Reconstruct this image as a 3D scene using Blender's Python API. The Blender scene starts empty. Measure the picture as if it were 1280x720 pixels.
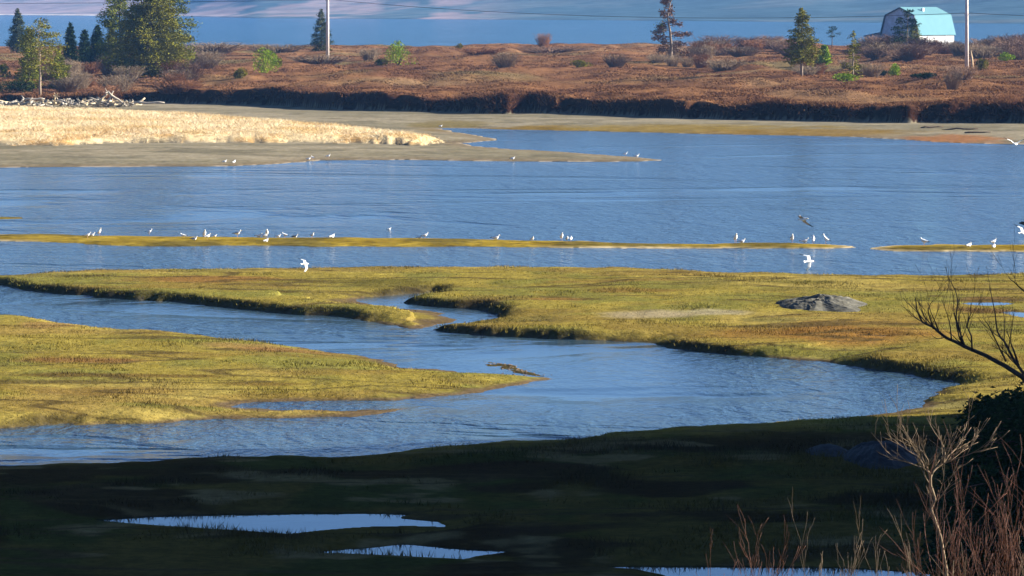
import bpy, math, random
import numpy as np
from mathutils import Vector, Matrix

random.seed(7)
RNG = np.random.default_rng(7)
R = math.radians

# ------------------------------------------------------------------ scene / camera
scene = bpy.context.scene
COL = scene.collection
CAM_Z, FPX, HORIZ = 16.0, 5000.0, 4.0          # metres, focal length in photo pixels, horizon row
PITCH = math.atan((360 - HORIZ) / FPX)
SUN_EL, SUN_AZ = R(20), R(78)                   # azimuth clockwise from +Y
SUN = Vector((math.sin(SUN_AZ) * math.cos(SUN_EL), math.cos(SUN_AZ) * math.cos(SUN_EL), math.sin(SUN_EL)))

cd = bpy.data.cameras.new('camera')
cam = bpy.data.objects.new('camera', cd)
COL.objects.link(cam)
cam.location = (0, 0, CAM_Z)
cam.rotation_euler = (math.pi / 2 - PITCH, 0, 0)
cd.sensor_width = 36
cd.lens = 36 * FPX / 1280
cd.clip_start, cd.clip_end = 1.0, 30000
scene.camera = cam

def ray(px, py):
    a, b = (px - 640) / FPX, (360 - py) / FPX
    return np.array([a, math.cos(PITCH) + b * math.sin(PITCH), -math.sin(PITCH) + b * math.cos(PITCH)])

def P(px, py, z=0.0):
    """the ground point a photo pixel looks at, on the level z"""
    d = ray(px, py)
    t = (z - CAM_Z) / d[2]
    return float(d[0] * t), float(d[1] * t)

def at_dist(px, py, Y):
    d = ray(px, py)
    t = Y / d[1]
    return Vector((d[0] * t, Y, CAM_Z + d[2] * t))

# ------------------------------------------------------------------ noise
def _h(ix, iy, seed):
    n = (ix.astype(np.int64) * 374761393 + iy.astype(np.int64) * 668265263 + seed * 974711) & 0xffffffff
    n = ((n ^ (n >> 13)) * 1274126177) & 0xffffffff
    n = (n ^ (n >> 16)) & 0xffffff
    return n / float(0xffffff)

def vnoise(x, y, seed=0):
    x, y = np.asarray(x, float), np.asarray(y, float)
    ix, iy = np.floor(x), np.floor(y)
    fx, fy = x - ix, y - iy
    fx, fy = fx * fx * (3 - 2 * fx), fy * fy * (3 - 2 * fy)
    a, b = _h(ix, iy, seed), _h(ix + 1, iy, seed)
    c, d = _h(ix, iy + 1, seed), _h(ix + 1, iy + 1, seed)
    return (a + (b - a) * fx) * (1 - fy) + (c + (d - c) * fx) * fy

def fbm(x, y, seed=0, octv=4):
    s, a, t = 0.0, 1.0, 0.0
    for k in range(octv):
        s = s + a * vnoise(x * 2 ** k + 17.3 * k, y * 2 ** k - 9.1 * k, seed + k * 31)
        t += a
        a *= 0.5
    return s / t

def sstep(a, b, x):
    t = np.clip((x - a) / (b - a), 0, 1)
    return t * t * (3 - 2 * t)

# ------------------------------------------------------------------ land outlines (photo pixels -> ground plan)
def outline(pts):
    out = []
    for p in pts:
        x, y = P(p[0], p[1], p[3] if len(p) > 3 else 0.0)
        out.append((x, y, p[2]))
    return np.array(out)

S_, M_, G_ = 0.35, 1.2, 4.0    # steep cut bank, medium, gentle shore (metres over which the bank rises)
MARSH = outline([
    (-60, 351, M_), (0, 344, M_, .2), (50, 340, M_, .2), (100, 337, M_, .2), (200, 335, M_, .2), (300, 335, M_, .2), (450, 334, M_, .2), (600, 333, M_, .2),
    (700, 334, M_, .2), (800, 337, M_, .2), (900, 341, M_, .2), (960, 341, M_, .2), (1060, 344, M_, .2), (1150, 345, M_, .2), (1200, 343, M_, .2),
    (1280, 340, M_, .2), (1500, 338, M_, .2), (6000, 338, M_, .2), (6000, 780, M_), (1500, 830, M_), (-300, 830, M_), (-5000, 830, M_), (-5000, 640, M_),
    (-700, 640, M_), (-300, 612, M_), (0, 588, M_), (84, 582, M_), (188, 579, M_), (300, 578, M_), (356, 577, M_), (396, 579, M_), (430, 575, M_), (500, 568, M_),
    (582, 562, M_), (655, 557, M_), (690, 555, M_), (781, 547, M_), (850, 541, M_), (911, 535, M_), (973, 528.5, M_), (1030, 525, M_),
    (1080, 519, G_), (1117, 515.5, G_), (1146, 508.5, G_), (1156, 501, M_), (1175, 492, M_), (1200, 482, M_), (1206, 477, S_), (1180, 475, S_), (1157, 472, S_),
    (1103, 465, S_), (1060, 458, S_), (1038, 454.5, M_), (1000, 450, G_), (951, 447.5, M_), (900, 442, S_), (850, 436, S_), (806, 427.5, M_), (745, 426, M_),
    (709, 424.6, S_), (637, 422, S_), (568, 417, S_), (537, 412.5, S_),
    # creek mouth and creek
    (552, 409.5, G_), (578, 404, M_), (610, 399.5, M_), (619, 393.5, S_), (608, 389, S_), (564, 385, S_), (526, 381.5, S_), (508, 377.5, S_), (517, 373.5, S_), (550, 370, S_),
    (550, 363.5, S_), (520, 366, S_), (496, 368, S_), (462, 371.5, M_), (452, 376, 7), (475, 382.5, 8), (528, 389, 8), (552, 393, 8), (558, 398, 8), (550, 404, 8), (534, 410.5, 7),
    (515, 408.5, 5), (495, 406.5, 3), (460, 402, 1.0), (400, 395, S_), (300, 385.5, S_), (200, 376.5, S_), (100, 368.5, S_), (30, 362, S_), (0, 357, S_), (-40, 354, S_)])
TONGUE = outline([
    (-3000, 380, M_), (-150, 391, M_), (0, 396, M_, .2), (40, 395, M_, .2), (90, 403, M_, .2), (160, 410, M_, .2), (220, 414.5, M_, .1), (290, 424, M_), (350, 433, M_), (420, 441, G_), (480, 451, G_),
    (540, 460, G_), (585, 466, G_), (625, 470, G_), (660, 472.5, G_), (682, 474.5, G_), (662, 478, G_), (637, 483, G_), (586, 492, G_), (535, 497, G_), (490, 501, G_),
    (430, 500.5, G_), (370, 501, G_), (325, 503, G_), (300, 508.5, G_), (330, 513.5, 9), (430, 513.5, 9), (480, 510.5, 9), (518, 509.5, 9), (480, 516, 9),
    (430, 520.5, G_), (289, 526, G_), (173, 530, M_), (108, 532, M_), (60, 533, S_), (0, 537, M_), (-150, 545, M_), (-3000, 600, M_)])
SPECK = outline([(604, 452, .4), (622, 454, .4), (648, 460.5, .4), (668, 466, .4), (676, 472, .4), (660, 469.5, .4), (640, 465, .4), (618, 458, .4)])
BAR = outline([
    (-1500, 292, 3), (-100, 293, 3), (0, 293, 3), (62, 292, 3), (107, 294.5, 3), (200, 295.5, 3), (330, 297, 3), (460, 297, 3), (560, 298, 3), (640, 300, 3), (720, 302, 3), (780, 303.5, 3), (860, 305, 3), (920, 303.8, 3),
    (1000, 303.5, 3), (1040, 306, 3), (1068, 309.3, 3), (1040, 311, 3), (960, 311.2, 3), (880, 310.8, 3), (800, 310, 3), (700, 309.8, 3), (600, 308.5, 3), (480, 308.3, 3), (300, 308, 3), (150, 307, 3),
    (60, 303, 3), (0, 301.7, 3), (-100, 301, 3), (-1500, 300, 3)])
BAR2 = outline([(1078, 311.5, 3), (1110, 308, 3), (1170, 305, 3), (1220, 305.7, 3), (1280, 305.7, 3), (1600, 305, 3), (3000, 305, 3), (3000, 318, 3), (1400, 317, 3), (1280, 315.8, 3), (1200, 315, 3), (1120, 314.4, 3)])
BAR3 = outline([(-500, 268, 3), (0, 271, 3), (26, 273.2, 3), (0, 274.4, 3), (-500, 277, 3)])
SPIT = outline([
    (-3000, 214, 10), (-200, 210, 10), (0, 209.3, 10), (100, 208.7, 10), (270, 208, 10), (340, 206, 10), (400, 200.7, 10), (500, 200, 10), (640, 201.6, 10), (740, 202.6, 10), (800, 202, 10),
    (832, 200, 10), (800, 196.8, 10), (760, 194, 10), (700, 190, 10), (640, 187, 10), (590, 182, 10), (575, 179, 10), (600, 177, 10), (624, 174.8, 10), (600, 169.5, 10), (565, 165, 10), (545, 160, 10),
    (590, 160.5, 10), (640, 162, 10), (720, 163.5, 10), (800, 165.5, 10), (900, 168, 10), (1000, 169.5, 10), (1060, 171, 10), (1120, 174, 10), (1160, 177, 10), (1200, 179, 10), (1240, 180, 10),
    (1280, 180.5, 10), (1450, 183, 10), (3000, 183, 10), (3000, 115, 10), (-3000, 115, 10)])
STRAW = outline([
    (-3000, 184, 4, .4), (-200, 183, 4, .4), (0, 182.5, 4, .4), (60, 183, 4, .4), (85, 182, 4, .4), (150, 179.5, 4, .4), (300, 179.5, 4, .4), (450, 179, 4, .4), (530, 179.5, 1.5, .4), (547, 177.5, 1.2, .4), (543, 174, 1.5, .4),
    (500, 169, 4, .4), (420, 161, 4, .4), (330, 154, 4, .4), (250, 149, 4, .4), (170, 144, 4, .4), (0, 140, 4, .4), (-200, 139, 4, .4), (-3000, 139, 4, .4)])
_hf = [P(px, py, .5) for px, py in [(-3000, 126), (-300, 127), (0, 127.5), (180, 128.5), (260, 131), (330, 133), (400, 137), (480, 140), (560, 141.5), (640, 142), (720, 143.5), (800, 146.5), (880, 149), (960, 150.5),
                                    (1060, 153), (1200, 154.5), (1280, 155), (1600, 157), (4000, 157)]]
HFX, HFY = np.array([p[0] for p in _hf]), np.array([p[1] for p in _hf])

def sdist(poly, X, Y, pad=6.0):
    """signed distance to an outline (+ inside) and the bank width of the nearest edge; far away points give -pad"""
    x0, y0, x1, y1 = poly[:, 0].min() - pad, poly[:, 1].min() - pad, poly[:, 0].max() + pad, poly[:, 1].max() + pad
    D = np.full(X.shape, -float(pad))
    W = np.ones(X.shape)
    m = (X > x0) & (X < x1) & (Y > y0) & (Y < y1)
    if not m.any():
        return D, W
    x, y = X[m], Y[m]
    best = np.full(x.shape, 1e18)
    bw = np.ones(x.shape)
    ins = np.zeros(x.shape, bool)
    n = len(poly)
    for i in range(n):
        ax, ay, aw = poly[i]
        bx, by, bw_ = poly[(i + 1) % n]
        ex, ey = bx - ax, by - ay
        t = np.clip(((x - ax) * ex + (y - ay) * ey) / (ex * ex + ey * ey + 1e-12), 0, 1)
        d = (x - ax - t * ex) ** 2 + (y - ay - t * ey) ** 2
        k = d < best
        best = np.where(k, d, best)
        bw = np.where(k, aw + t * (bw_ - aw), bw)
        c = (ay > y) != (by > y)
        if c.any():
            xi = ax + (y - ay) / (by - ay + 1e-30) * ex
            ins ^= c & (x < xi)
    d = np.sqrt(best)
    D[m] = np.where(ins, d, -d)
    W[m] = bw
    return D, W

POOLS = []          # (name, label, level, outline in photo pixels)
POOL1 = [(118, 649.5), (150, 648), (185, 645), (235, 643.5), (350, 641), (440, 640.5), (515, 642.5), (500, 645), (496, 647), (545, 651), (556, 657), (548, 664), (500, 669), (420, 670.5), (380, 670), (330, 666), (275, 663), (220, 659.5), (170, 656), (135, 653)]
POOL2 = [(385, 691), (430, 686.5), (470, 683.5), (505, 679.5), (530, 682), (560, 685), (620, 688), (680, 693), (725, 699.5), (690, 703.5), (640, 703), (600, 701.5), (550, 699), (500, 696.5), (450, 694.5), (410, 693.5)]
POOL3 = [(745, 708.5), (800, 707), (850, 707), (1000, 707.5), (1060, 709), (1120, 712), (1180, 716), (1290, 722), (1400, 735), (1400, 775), (1000, 775), (870, 740), (830, 720), (800, 713)]
POOL4 = [(1200, 379), (1212, 377.5), (1240, 377.8), (1262, 379), (1268, 380.3), (1250, 382), (1225, 382.5), (1205, 381)]
POOL5 = [(1250, 391), (1264, 389.5), (1285, 390.5), (1350, 392), (1500, 393), (1500, 402), (1300, 400), (1270, 396)]
POOL6 = [(1060, 420), (1080, 418.4), (1110, 418.2), (1140, 419.5), (1135, 420.8), (1100, 421.4), (1072, 421.2)]
POOL_Z = {1: .22, 2: .22, 3: .22, 4: .35, 5: .35, 6: .35}
POOL_PLAN = {k: np.array([(*P(px, py, POOL_Z[k]), 1.0) for px, py in pl]) for k, pl in zip(range(1, 7), (POOL1, POOL2, POOL3, POOL4, POOL5, POOL6))}

def terrain(X, Y):
    """height and zone: 0 bed, 1 marsh, 2 bar, 3 gravel flat, 4 heath, 5 hillside, 6 straw bank; also edge distance and bank width"""
    X, Y = np.asarray(X, float), np.asarray(Y, float)
    jx = (fbm(X / 1.6, Y / 1.6, 3, 3) - .5) * 1.3 + (fbm(X / 7, Y / 7, 5, 2) - .5) * 1.2
    jy = (fbm(X / 1.6, Y / 1.6, 8, 3) - .5) * 1.6 + (fbm(X / 6, Y / 6, 9, 2) - .5) * 2.0
    Xn, Yn = X + jx, Y + jy
    z = np.full(X.shape, -1.6)
    zone = np.zeros(X.shape, int)
    edge = np.full(X.shape, 6.0)
    bank = np.full(X.shape, 4.0)
    lump = (fbm(X / 9, Y / 9, 21, 3) - .5)
    fine = (fbm(X / .9, Y / .9, 33, 3) - .5)
    def put(poly, zn, H, under=.3, pad=8.0):
        nonlocal z, zone, edge, bank
        d, w = sdist(poly, Xn, Yn, pad)
        inside = H * (1 - np.exp(-np.clip(d, 0, None) / w))
        zi = np.where(d > 0, inside, np.maximum(d * under, -1.6))
        k = zi > z
        zone = np.where(k & (d > 0), zn, zone)
        edge = np.where(k, d, edge)
        bank = np.where(k, w, bank)
        z = np.maximum(z, zi)
        return d
    put(SPIT, 3, .5, .06, 30)
    put(BAR, 2, .22 + .1 * lump)
    put(BAR2, 2, .22 + .1 * lump)
    put(BAR3, 2, .15 + .0 * lump)
    hm = .44 + .30 * lump + .07 * fine + .05 * (fbm(X / 2.5, Y / 2.5, 41, 2) - .5)
    put(TONGUE, 1, hm)
    put(MARSH, 1, hm)
    put(SPECK, 1, .035 + .16 * fine, .1)
    # pools are hollows in the marsh
    for k, pl in POOL_PLAN.items():
        d, _ = sdist(pl, X + .3 * jx, Y + (.16 if k < 4 else .5) * jy, 4.0)
        pz = POOL_Z[k]
        hole = np.where(d > 0, pz - .02 - np.minimum(d * .3, .2), pz + .03 + np.clip(-d, 0, 4) * .15)
        m = (d > -3.9) & (zone == 1)
        z = np.where(m, np.where(d > 0, hole, np.maximum(np.minimum(z, hole), pz + .01)), z)
    # straw bank on the gravel
    d, w = sdist(STRAW, X + 3 * jx, Y + 3 * jy, 6.0)
    zs = (.95 + .5 * lump) * (1 - np.exp(-np.clip(d, 0, None) / w))
    k = d > 0
    zone = np.where(k & (zone == 3), 6, zone)
    z = np.where(k, z + zs, z)
    # heath behind the peat bank
    yf = np.interp(X, HFX, HFY)
    d0 = Y - yf
    dh = d0 - 11 * (fbm(X / 15, Y / 70, 51, 3) - .3) - 4 * (fbm(X / 5, Y / 30, 53, 3) - .4) - 6 * (fbm(X / 3.2, Y / 20, 57, 2) - .4)
    left = sstep(-52, -62, X)
    hl = 2.5 * (1 - .55 * left) * (.55 + .85 * fbm(X / 9, Y / 60, 63, 3))
    top = .4 + hl * sstep(0, 2.2, dh) + 1.9 * sstep(5, 480, d0) + .9 * left * sstep(5, 90, d0)
    top = top + .7 * (fbm(X / 40, Y / 40, 61, 3) - .5) * sstep(2, 40, d0) + .45 * (fbm(X / 5, Y / 9, 67, 3) - .5) * sstep(0, 10, d0)
    top = top - 9.0 * sstep(1080, 1330, Y)
    k = (dh > 0) & (top > z - (Y > 1000) * 50)
    zone = np.where(k, 4, zone)
    edge = np.where(k, dh, edge)
    z = np.where(k, np.maximum(top, -3), z)
    z = np.where((Y > 1200) & (~k), -3, z)
    # hillside the camera stands on, and the bluff to the right of it
    slope = np.where(Y < 0, 14.4 + .03 * Y, 14.4 - .1324 * Y) + .35 * (fbm(X / 6, Y / 6, 71, 3) - .5)
    x0 = .128 * Y + 1.5
    bl = 36 * sstep(0, 48, X - x0) * sstep(66, 92, Y) * (1 - sstep(148.5, 170.5, Y + 3 * lump * 6))
    hz = np.maximum(slope, -5) + bl
    hz = np.where(Y > 104, np.where(bl > .02, bl + .3 + .5 * lump, -9), hz)
    k = hz > z
    zone = np.where(k & ((Y < 104) | (bl > .6)), 5, zone)
    z = np.maximum(z, hz)
    return z, zone, edge, bank

def hit(px, py, y0=95, y1=1400):
    """where the ray of a photo pixel meets the terrain"""
    d = ray(px, py)
    Ys = y0 * (y1 / y0) ** np.linspace(0, 1, 1600)
    t = Ys / d[1]
    X, Z = d[0] * t, CAM_Z + d[2] * t
    h = np.maximum(terrain(X, Ys)[0], 0)
    k = np.nonzero(Z <= h)[0]
    i = k[0] if len(k) else len(Ys) - 1
    return Vector((float(X[i]), float(Ys[i]), float(h[i])))

def ground_z(x, y):
    return float(terrain(np.array([x]), np.array([y]))[0][0])

# ------------------------------------------------------------------ materials
def new_mat(name, rough=.9, spec=.2):
    m = bpy.data.materials.new(name)
    m.use_nodes = True
    nt = m.node_tree
    b = nt.nodes['Principled BSDF']
    b.inputs['Roughness'].default_value = rough
    b.inputs['Specular IOR Level'].default_value = spec
    return m, nt, b

def N(nt, t, **kw):
    n = nt.nodes.new(t)
    for k, v in kw.items():
        setattr(n, k, v)
    return n

def mixrgb(nt, fac, a, b, mode='MIX'):
    n = N(nt, 'ShaderNodeMix', data_type='RGBA', blend_type=mode)
    for s, v in ((0, fac), (6, a), (7, b)):
        if hasattr(v, 'is_linked') or hasattr(v, 'node'):
            nt.links.new(v, n.inputs[s])
        else:
            n.inputs[s].default_value = v if s == 0 else (*v, 1) if len(v) == 3 else v
    return n.outputs[2]

def noise(nt, scale, detail=3, rough=.55, vec=None, dist=0):
    n = N(nt, 'ShaderNodeTexNoise')
    n.inputs['Scale'].default_value = scale
    n.inputs['Detail'].default_value = detail
    n.inputs['Roughness'].default_value = rough
    n.inputs['Distortion'].default_value = dist
    if vec is not None:
        nt.links.new(vec, n.inputs['Vector'])
    return n.outputs['Fac']

def objcoord(nt, scale=(1, 1, 1)):
    tc = N(nt, 'ShaderNodeTexCoord')
    mp = N(nt, 'ShaderNodeMapping')
    mp.inputs['Scale'].default_value = scale
    nt.links.new(tc.outputs['Object'], mp.inputs['Vector'])
    return mp.outputs['Vector']

def ramp(nt, fac, stops):
    r = N(nt, 'ShaderNodeValToRGB')
    el = r.color_ramp.elements
    while len(el) < len(stops):
        el.new(.5)
    for e, (p, c) in zip(el, stops):
        e.position = p
        e.color = (*c, 1) if len(c) == 3 else c
    nt.links.new(fac, r.inputs['Fac'])
    return r.outputs['Color']

def bump(nt, b, h, strength, dist):
    n = N(nt, 'ShaderNodeBump')
    n.inputs['Strength'].default_value = strength
    n.inputs['Distance'].default_value = dist
    nt.links.new(h, n.inputs['Height'])
    nt.links.new(n.outputs['Normal'], b.inputs['Normal'])

def ground_mat(name, fine=2.5, contrast=.5, bd=.12, rough=.95):
    """colour comes from the per-vertex ground cover, broken up by fine noise"""
    m, nt, b = new_mat(name, rough, 0)
    at = N(nt, 'ShaderNodeAttribute', attribute_name='Col')
    v = objcoord(nt)
    n1, n2 = noise(nt, fine, 5, .65, v), noise(nt, fine * .22, 3, .6, v)
    lo, hi = 1 - contrast, 1 + contrast
    c1 = ramp(nt, n1, [(.28, (lo,) * 3), (.72, (hi,) * 3)])
    c2 = ramp(nt, n2, [(.3, (1 - contrast * .5, 1 - contrast * .55, 1 - contrast * .6)), (.7, (1 + contrast * .5,) * 3)])
    c = mixrgb(nt, 1.0, at.outputs['Color'], c1, 'MULTIPLY')
    c = mixrgb(nt, 1.0, c, c2, 'MULTIPLY')
    nt.links.new(c, b.inputs['Base Color'])
    bump(nt, b, n1, .8, bd)
    return m

def flat_mat(name, col, rough=.8, spec=.05, var=.25, scale=3.0, bd=0.0, col2=None):
    m, nt, b = new_mat(name, rough, spec)
    f = noise(nt, scale, 4, .6, objcoord(nt))
    a = tuple(c * (1 - var) for c in col)
    d = col2 or tuple(min(1, c * (1 + var)) for c in col)
    nt.links.new(ramp(nt, f, [(.3, a), (.7, d)]), b.inputs['Base Color'])
    if bd:
        bump(nt, b, f, .7, bd)
    return m

def leaf_mat(name, a, c, rough=.8, spec=.03):
    """each leaf clump gets a tone of its own"""
    m, nt, b = new_mat(name, rough, spec)
    g = N(nt, 'ShaderNodeNewGeometry')
    f = noise(nt, .9, 3, .6, objcoord(nt))
    r1 = ramp(nt, g.outputs['Random Per Island'], [(0, a), (1, c)])
    r2 = ramp(nt, f, [(.3, (.6, .6, .6)), (.7, (1.3, 1.3, 1.2))])
    nt.links.new(mixrgb(nt, 1.0, r1, r2, 'MULTIPLY'), b.inputs['Base Color'])
    return m

def blade_mat(name):
    m, nt, b = new_mat(name, .9, 0)
    at = N(nt, 'ShaderNodeAttribute', attribute_name='Col')
    nt.links.new(at.outputs['Color'], b.inputs['Base Color'])
    return m

def water_mat(name, base, waves, rough=.06, calm=None):
    """waves: [(scale per metre, stretch x, stretch y, height m)]"""
    m, nt, b = new_mat(name, rough, .5)
    b.inputs['IOR'].default_value = 1.33
    b.inputs['Base Color'].default_value = (*base, 1)
    h = None
    for sc, sx, sy, amp in waves:
        f = noise(nt, sc, 3, .6, objcoord(nt, (sx, sy, 1)), .6)
        mul = N(nt, 'ShaderNodeMath', operation='MULTIPLY')
        nt.links.new(f, mul.inputs[0])
        mul.inputs[1].default_value = amp
        if h is None:
            h = mul.outputs[0]
        else:
            ad = N(nt, 'ShaderNodeMath', operation='ADD')
            nt.links.new(h, ad.inputs[0])
            nt.links.new(mul.outputs[0], ad.inputs[1])
            h = ad.outputs[0]
    # wind streaks: bands of smoother water
    st = noise(nt, .030, 4, .6, objcoord(nt, (.5, .9, 1)), 1.5)
    k = ramp(nt, st, [(.38, (.2,) * 3), (.48, (1,) * 3)])
    bw = N(nt, 'ShaderNodeRGBToBW')
    nt.links.new(k, bw.inputs[0])
    s = bw.outputs[0]
    if calm:
        for (cx, cy, rx, ry, lo) in calm:
            tc = N(nt, 'ShaderNodeTexCoord')
            mp = N(nt, 'ShaderNodeMapping')
            mp.inputs['Location'].default_value = (-cx / rx, -cy / ry, 0)
            mp.inputs['Scale'].default_value = (1 / rx, 1 / ry, 0)
            nt.links.new(tc.outputs['Object'], mp.inputs['Vector'])
            ln = N(nt, 'ShaderNodeVectorMath', operation='LENGTH')
            nt.links.new(mp.outputs['Vector'], ln.inputs[0])
            mr = N(nt, 'ShaderNodeMapRange', interpolation_type='SMOOTHSTEP')
            nt.links.new(ln.outputs['Value'], mr.inputs[0])
            mr.inputs[1].default_value, mr.inputs[2].default_value = .4, 1.1
            mr.inputs[3].default_value, mr.inputs[4].default_value = lo, 1.0
            ml = N(nt, 'ShaderNodeMath', operation='MULTIPLY')
            nt.links.new(s, ml.inputs[0])
            nt.links.new(mr.outputs[0], ml.inputs[1])
            s = ml.outputs[0]
    ml = N(nt, 'ShaderNodeMath', operation='MULTIPLY')
    nt.links.new(h, ml.inputs[0])
    nt.links.new(s, ml.inputs[1])
    bump(nt, b, ml.outputs[0], 1.0, 1.0)
    return m

# ------------------------------------------------------------------ mesh helpers
def mesh_quads(name, verts, quads, mat, col=None, smooth=False, kind=None, parent=None):
    """verts (n,3); quads (m,3 or 4) int arrays"""
    me = bpy.data.meshes.new(name)
    verts = np.ascontiguousarray(verts, np.float32)
    quads = np.ascontiguousarray(quads, np.int32)
    k = quads.shape[1]
    me.vertices.add(len(verts))
    me.vertices.foreach_set('co', verts.ravel())
    me.loops.add(quads.size)
    me.loops.foreach_set('vertex_index', quads.ravel())
    me.polygons.add(len(quads))
    me.polygons.foreach_set('loop_start', np.arange(0, quads.size, k, dtype=np.int32))
    me.polygons.foreach_set('loop_total', np.full(len(quads), k, np.int32))
    me.polygons.foreach_set('use_smooth', np.full(len(quads), smooth))
    me.update(calc_edges=True)
    if col is not None:
        a = me.color_attributes.new('Col', 'FLOAT_COLOR', 'POINT')
        a.data.foreach_set('color', np.hstack([col, np.ones((len(col), 1))]).astype(np.float32).ravel())
    if mat:
        for mm in (mat if isinstance(mat, (list, tuple)) else [mat]):
            me.materials.append(mm)
    o = bpy.data.objects.new(name, me)
    COL.objects.link(o)
    if kind:
        o['kind'] = kind
    if parent:
        o.parent = parent
    return o

def tag(o, label, cat, group=None):
    o['label'], o['category'] = label, cat
    if group:
        o['group'] = group
    return o

def thing(name, label, cat, loc, rz=0, group=None):
    o = bpy.data.objects.new(name, None)
    o.empty_display_size = .2
    COL.objects.link(o)
    o.location = loc
    o.rotation_euler = (0, 0, rz)
    return tag(o, label, cat, group)

class Geo:
    """collects verts and polygons of any size for one mesh"""
    def __init__(s):
        s.v, s.f, s.m = [], [], []
    def add(s, vs, fs, mi=0):
        b = len(s.v)
        s.v += [tuple(p) for p in vs]
        s.f += [tuple(b + i for i in f) for f in fs]
        s.m += [mi] * len(fs)
    def tube(s, pts, rads, n=6, mi=0, cap=True):
        rings, prev = [], None
        pts = [Vector(p) for p in pts]
        for i, p in enumerate(pts):
            t = (pts[min(i + 1, len(pts) - 1)] - pts[max(i - 1, 0)]).normalized()
            if prev is None:
                u = t.orthogonal().normalized()
            else:
                u = (prev - t * prev.dot(t))
                u = u.normalized() if u.length > 1e-6 else t.orthogonal().normalized()
            prev = u
            w = t.cross(u)
            rings.append([p + (u * math.cos(2 * math.pi * k / n) + w * math.sin(2 * math.pi * k / n)) * rads[i] for k in range(n)])
        vs = [q for r in rings for q in r]
        fs = []
        for i in range(len(pts) - 1):
            for k in range(n):
                a, b = i * n + k, i * n + (k + 1) % n
                fs.append((a, b, b + n, a + n))
        if cap:
            fs.append(tuple(range(n))[::-1])
            fs.append(tuple((len(pts) - 1) * n + k for k in range(n)))
        s.add(vs, fs, mi)
    def box(s, c, size, mi=0, M=None):
        x, y, z = (k / 2 for k in size)
        vs = [Vector((sx * x, sy * y, sz * z)) for sx in (-1, 1) for sy in (-1, 1) for sz in (-1, 1)]
        vs = [(M @ v if M else v) + Vector(c) for v in vs]
        s.add(vs, [(0, 1, 3, 2), (4, 6, 7, 5), (0, 4, 5, 1), (2, 3, 7, 6), (0, 2, 6, 4), (1, 5, 7, 3)], mi)
    def build(s, name, mats, parent=None, smooth=False):
        me = bpy.data.meshes.new(name)
        me.from_pydata(s.v, [], s.f)
        for mm in (mats if isinstance(mats, (list, tuple)) else [mats]):
            me.materials.append(mm)
        me.polygons.foreach_set('material_index', s.m)
        me.polygons.foreach_set('use_smooth', [smooth] * len(s.f))
        me.update()
        o = bpy.data.objects.new(name, me)
        COL.objects.link(o)
        if parent:
            o.parent = parent
        return o

def copy_tree(o, parent=None):
    c = o.copy()
    COL.objects.link(c)
    c.parent = parent
    for ch in list(o.children):
        copy_tree(ch, c)
    return c

def leaves(name, C, A, L, W, mat, parent, rng=RNG):
    """one diamond-shaped leaf clump per centre C along axis A"""
    C, A = np.asarray(C, float), np.asarray(A, float)
    n = len(C)
    A = A / (np.linalg.norm(A, axis=1, keepdims=True) + 1e-9)
    r = rng.normal(size=(n, 3))
    B = np.cross(A, r)
    B /= np.linalg.norm(B, axis=1, keepdims=True) + 1e-9
    L = np.broadcast_to(L, n)[:, None] * rng.uniform(.6, 1.3, (n, 1))
    W = np.broadcast_to(W, n)[:, None] * rng.uniform(.6, 1.3, (n, 1))
    nn = np.cross(A, B) * W * .35
    V = np.stack([C - A * L * .5, C + B * W * .5 + nn, C + A * L * .5, C - B * W * .5 + nn], 1).reshape(-1, 3)
    return mesh_quads(name, V, np.arange(4 * n).reshape(n, 4), mat, parent=parent)
# ------------------------------------------------------------------ ground cover colours
def lerp(a, b, t):
    t = np.asarray(t)[..., None]
    return a * (1 - t) + np.asarray(b) * t

def patch(X, Y, px, py, rx, ry, soft=.5):
    """an oval of ground given by the photo pixels it covers; 1 inside"""
    cx, cy = P(px, py, .5)
    ax = (P(px + rx, py, .5)[0] - cx)
    ay = .5 * (P(px, py - ry, .5)[1] - P(px, py + ry, .5)[1])
    d = np.sqrt(((X - cx) / ax) ** 2 + ((Y - cy) / ay) ** 2) + .8 * (fbm(X / 2.5, Y / 3.5, 91, 3) - .5)
    return 1 - sstep(1 - soft, 1 + soft * .4, d)

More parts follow.
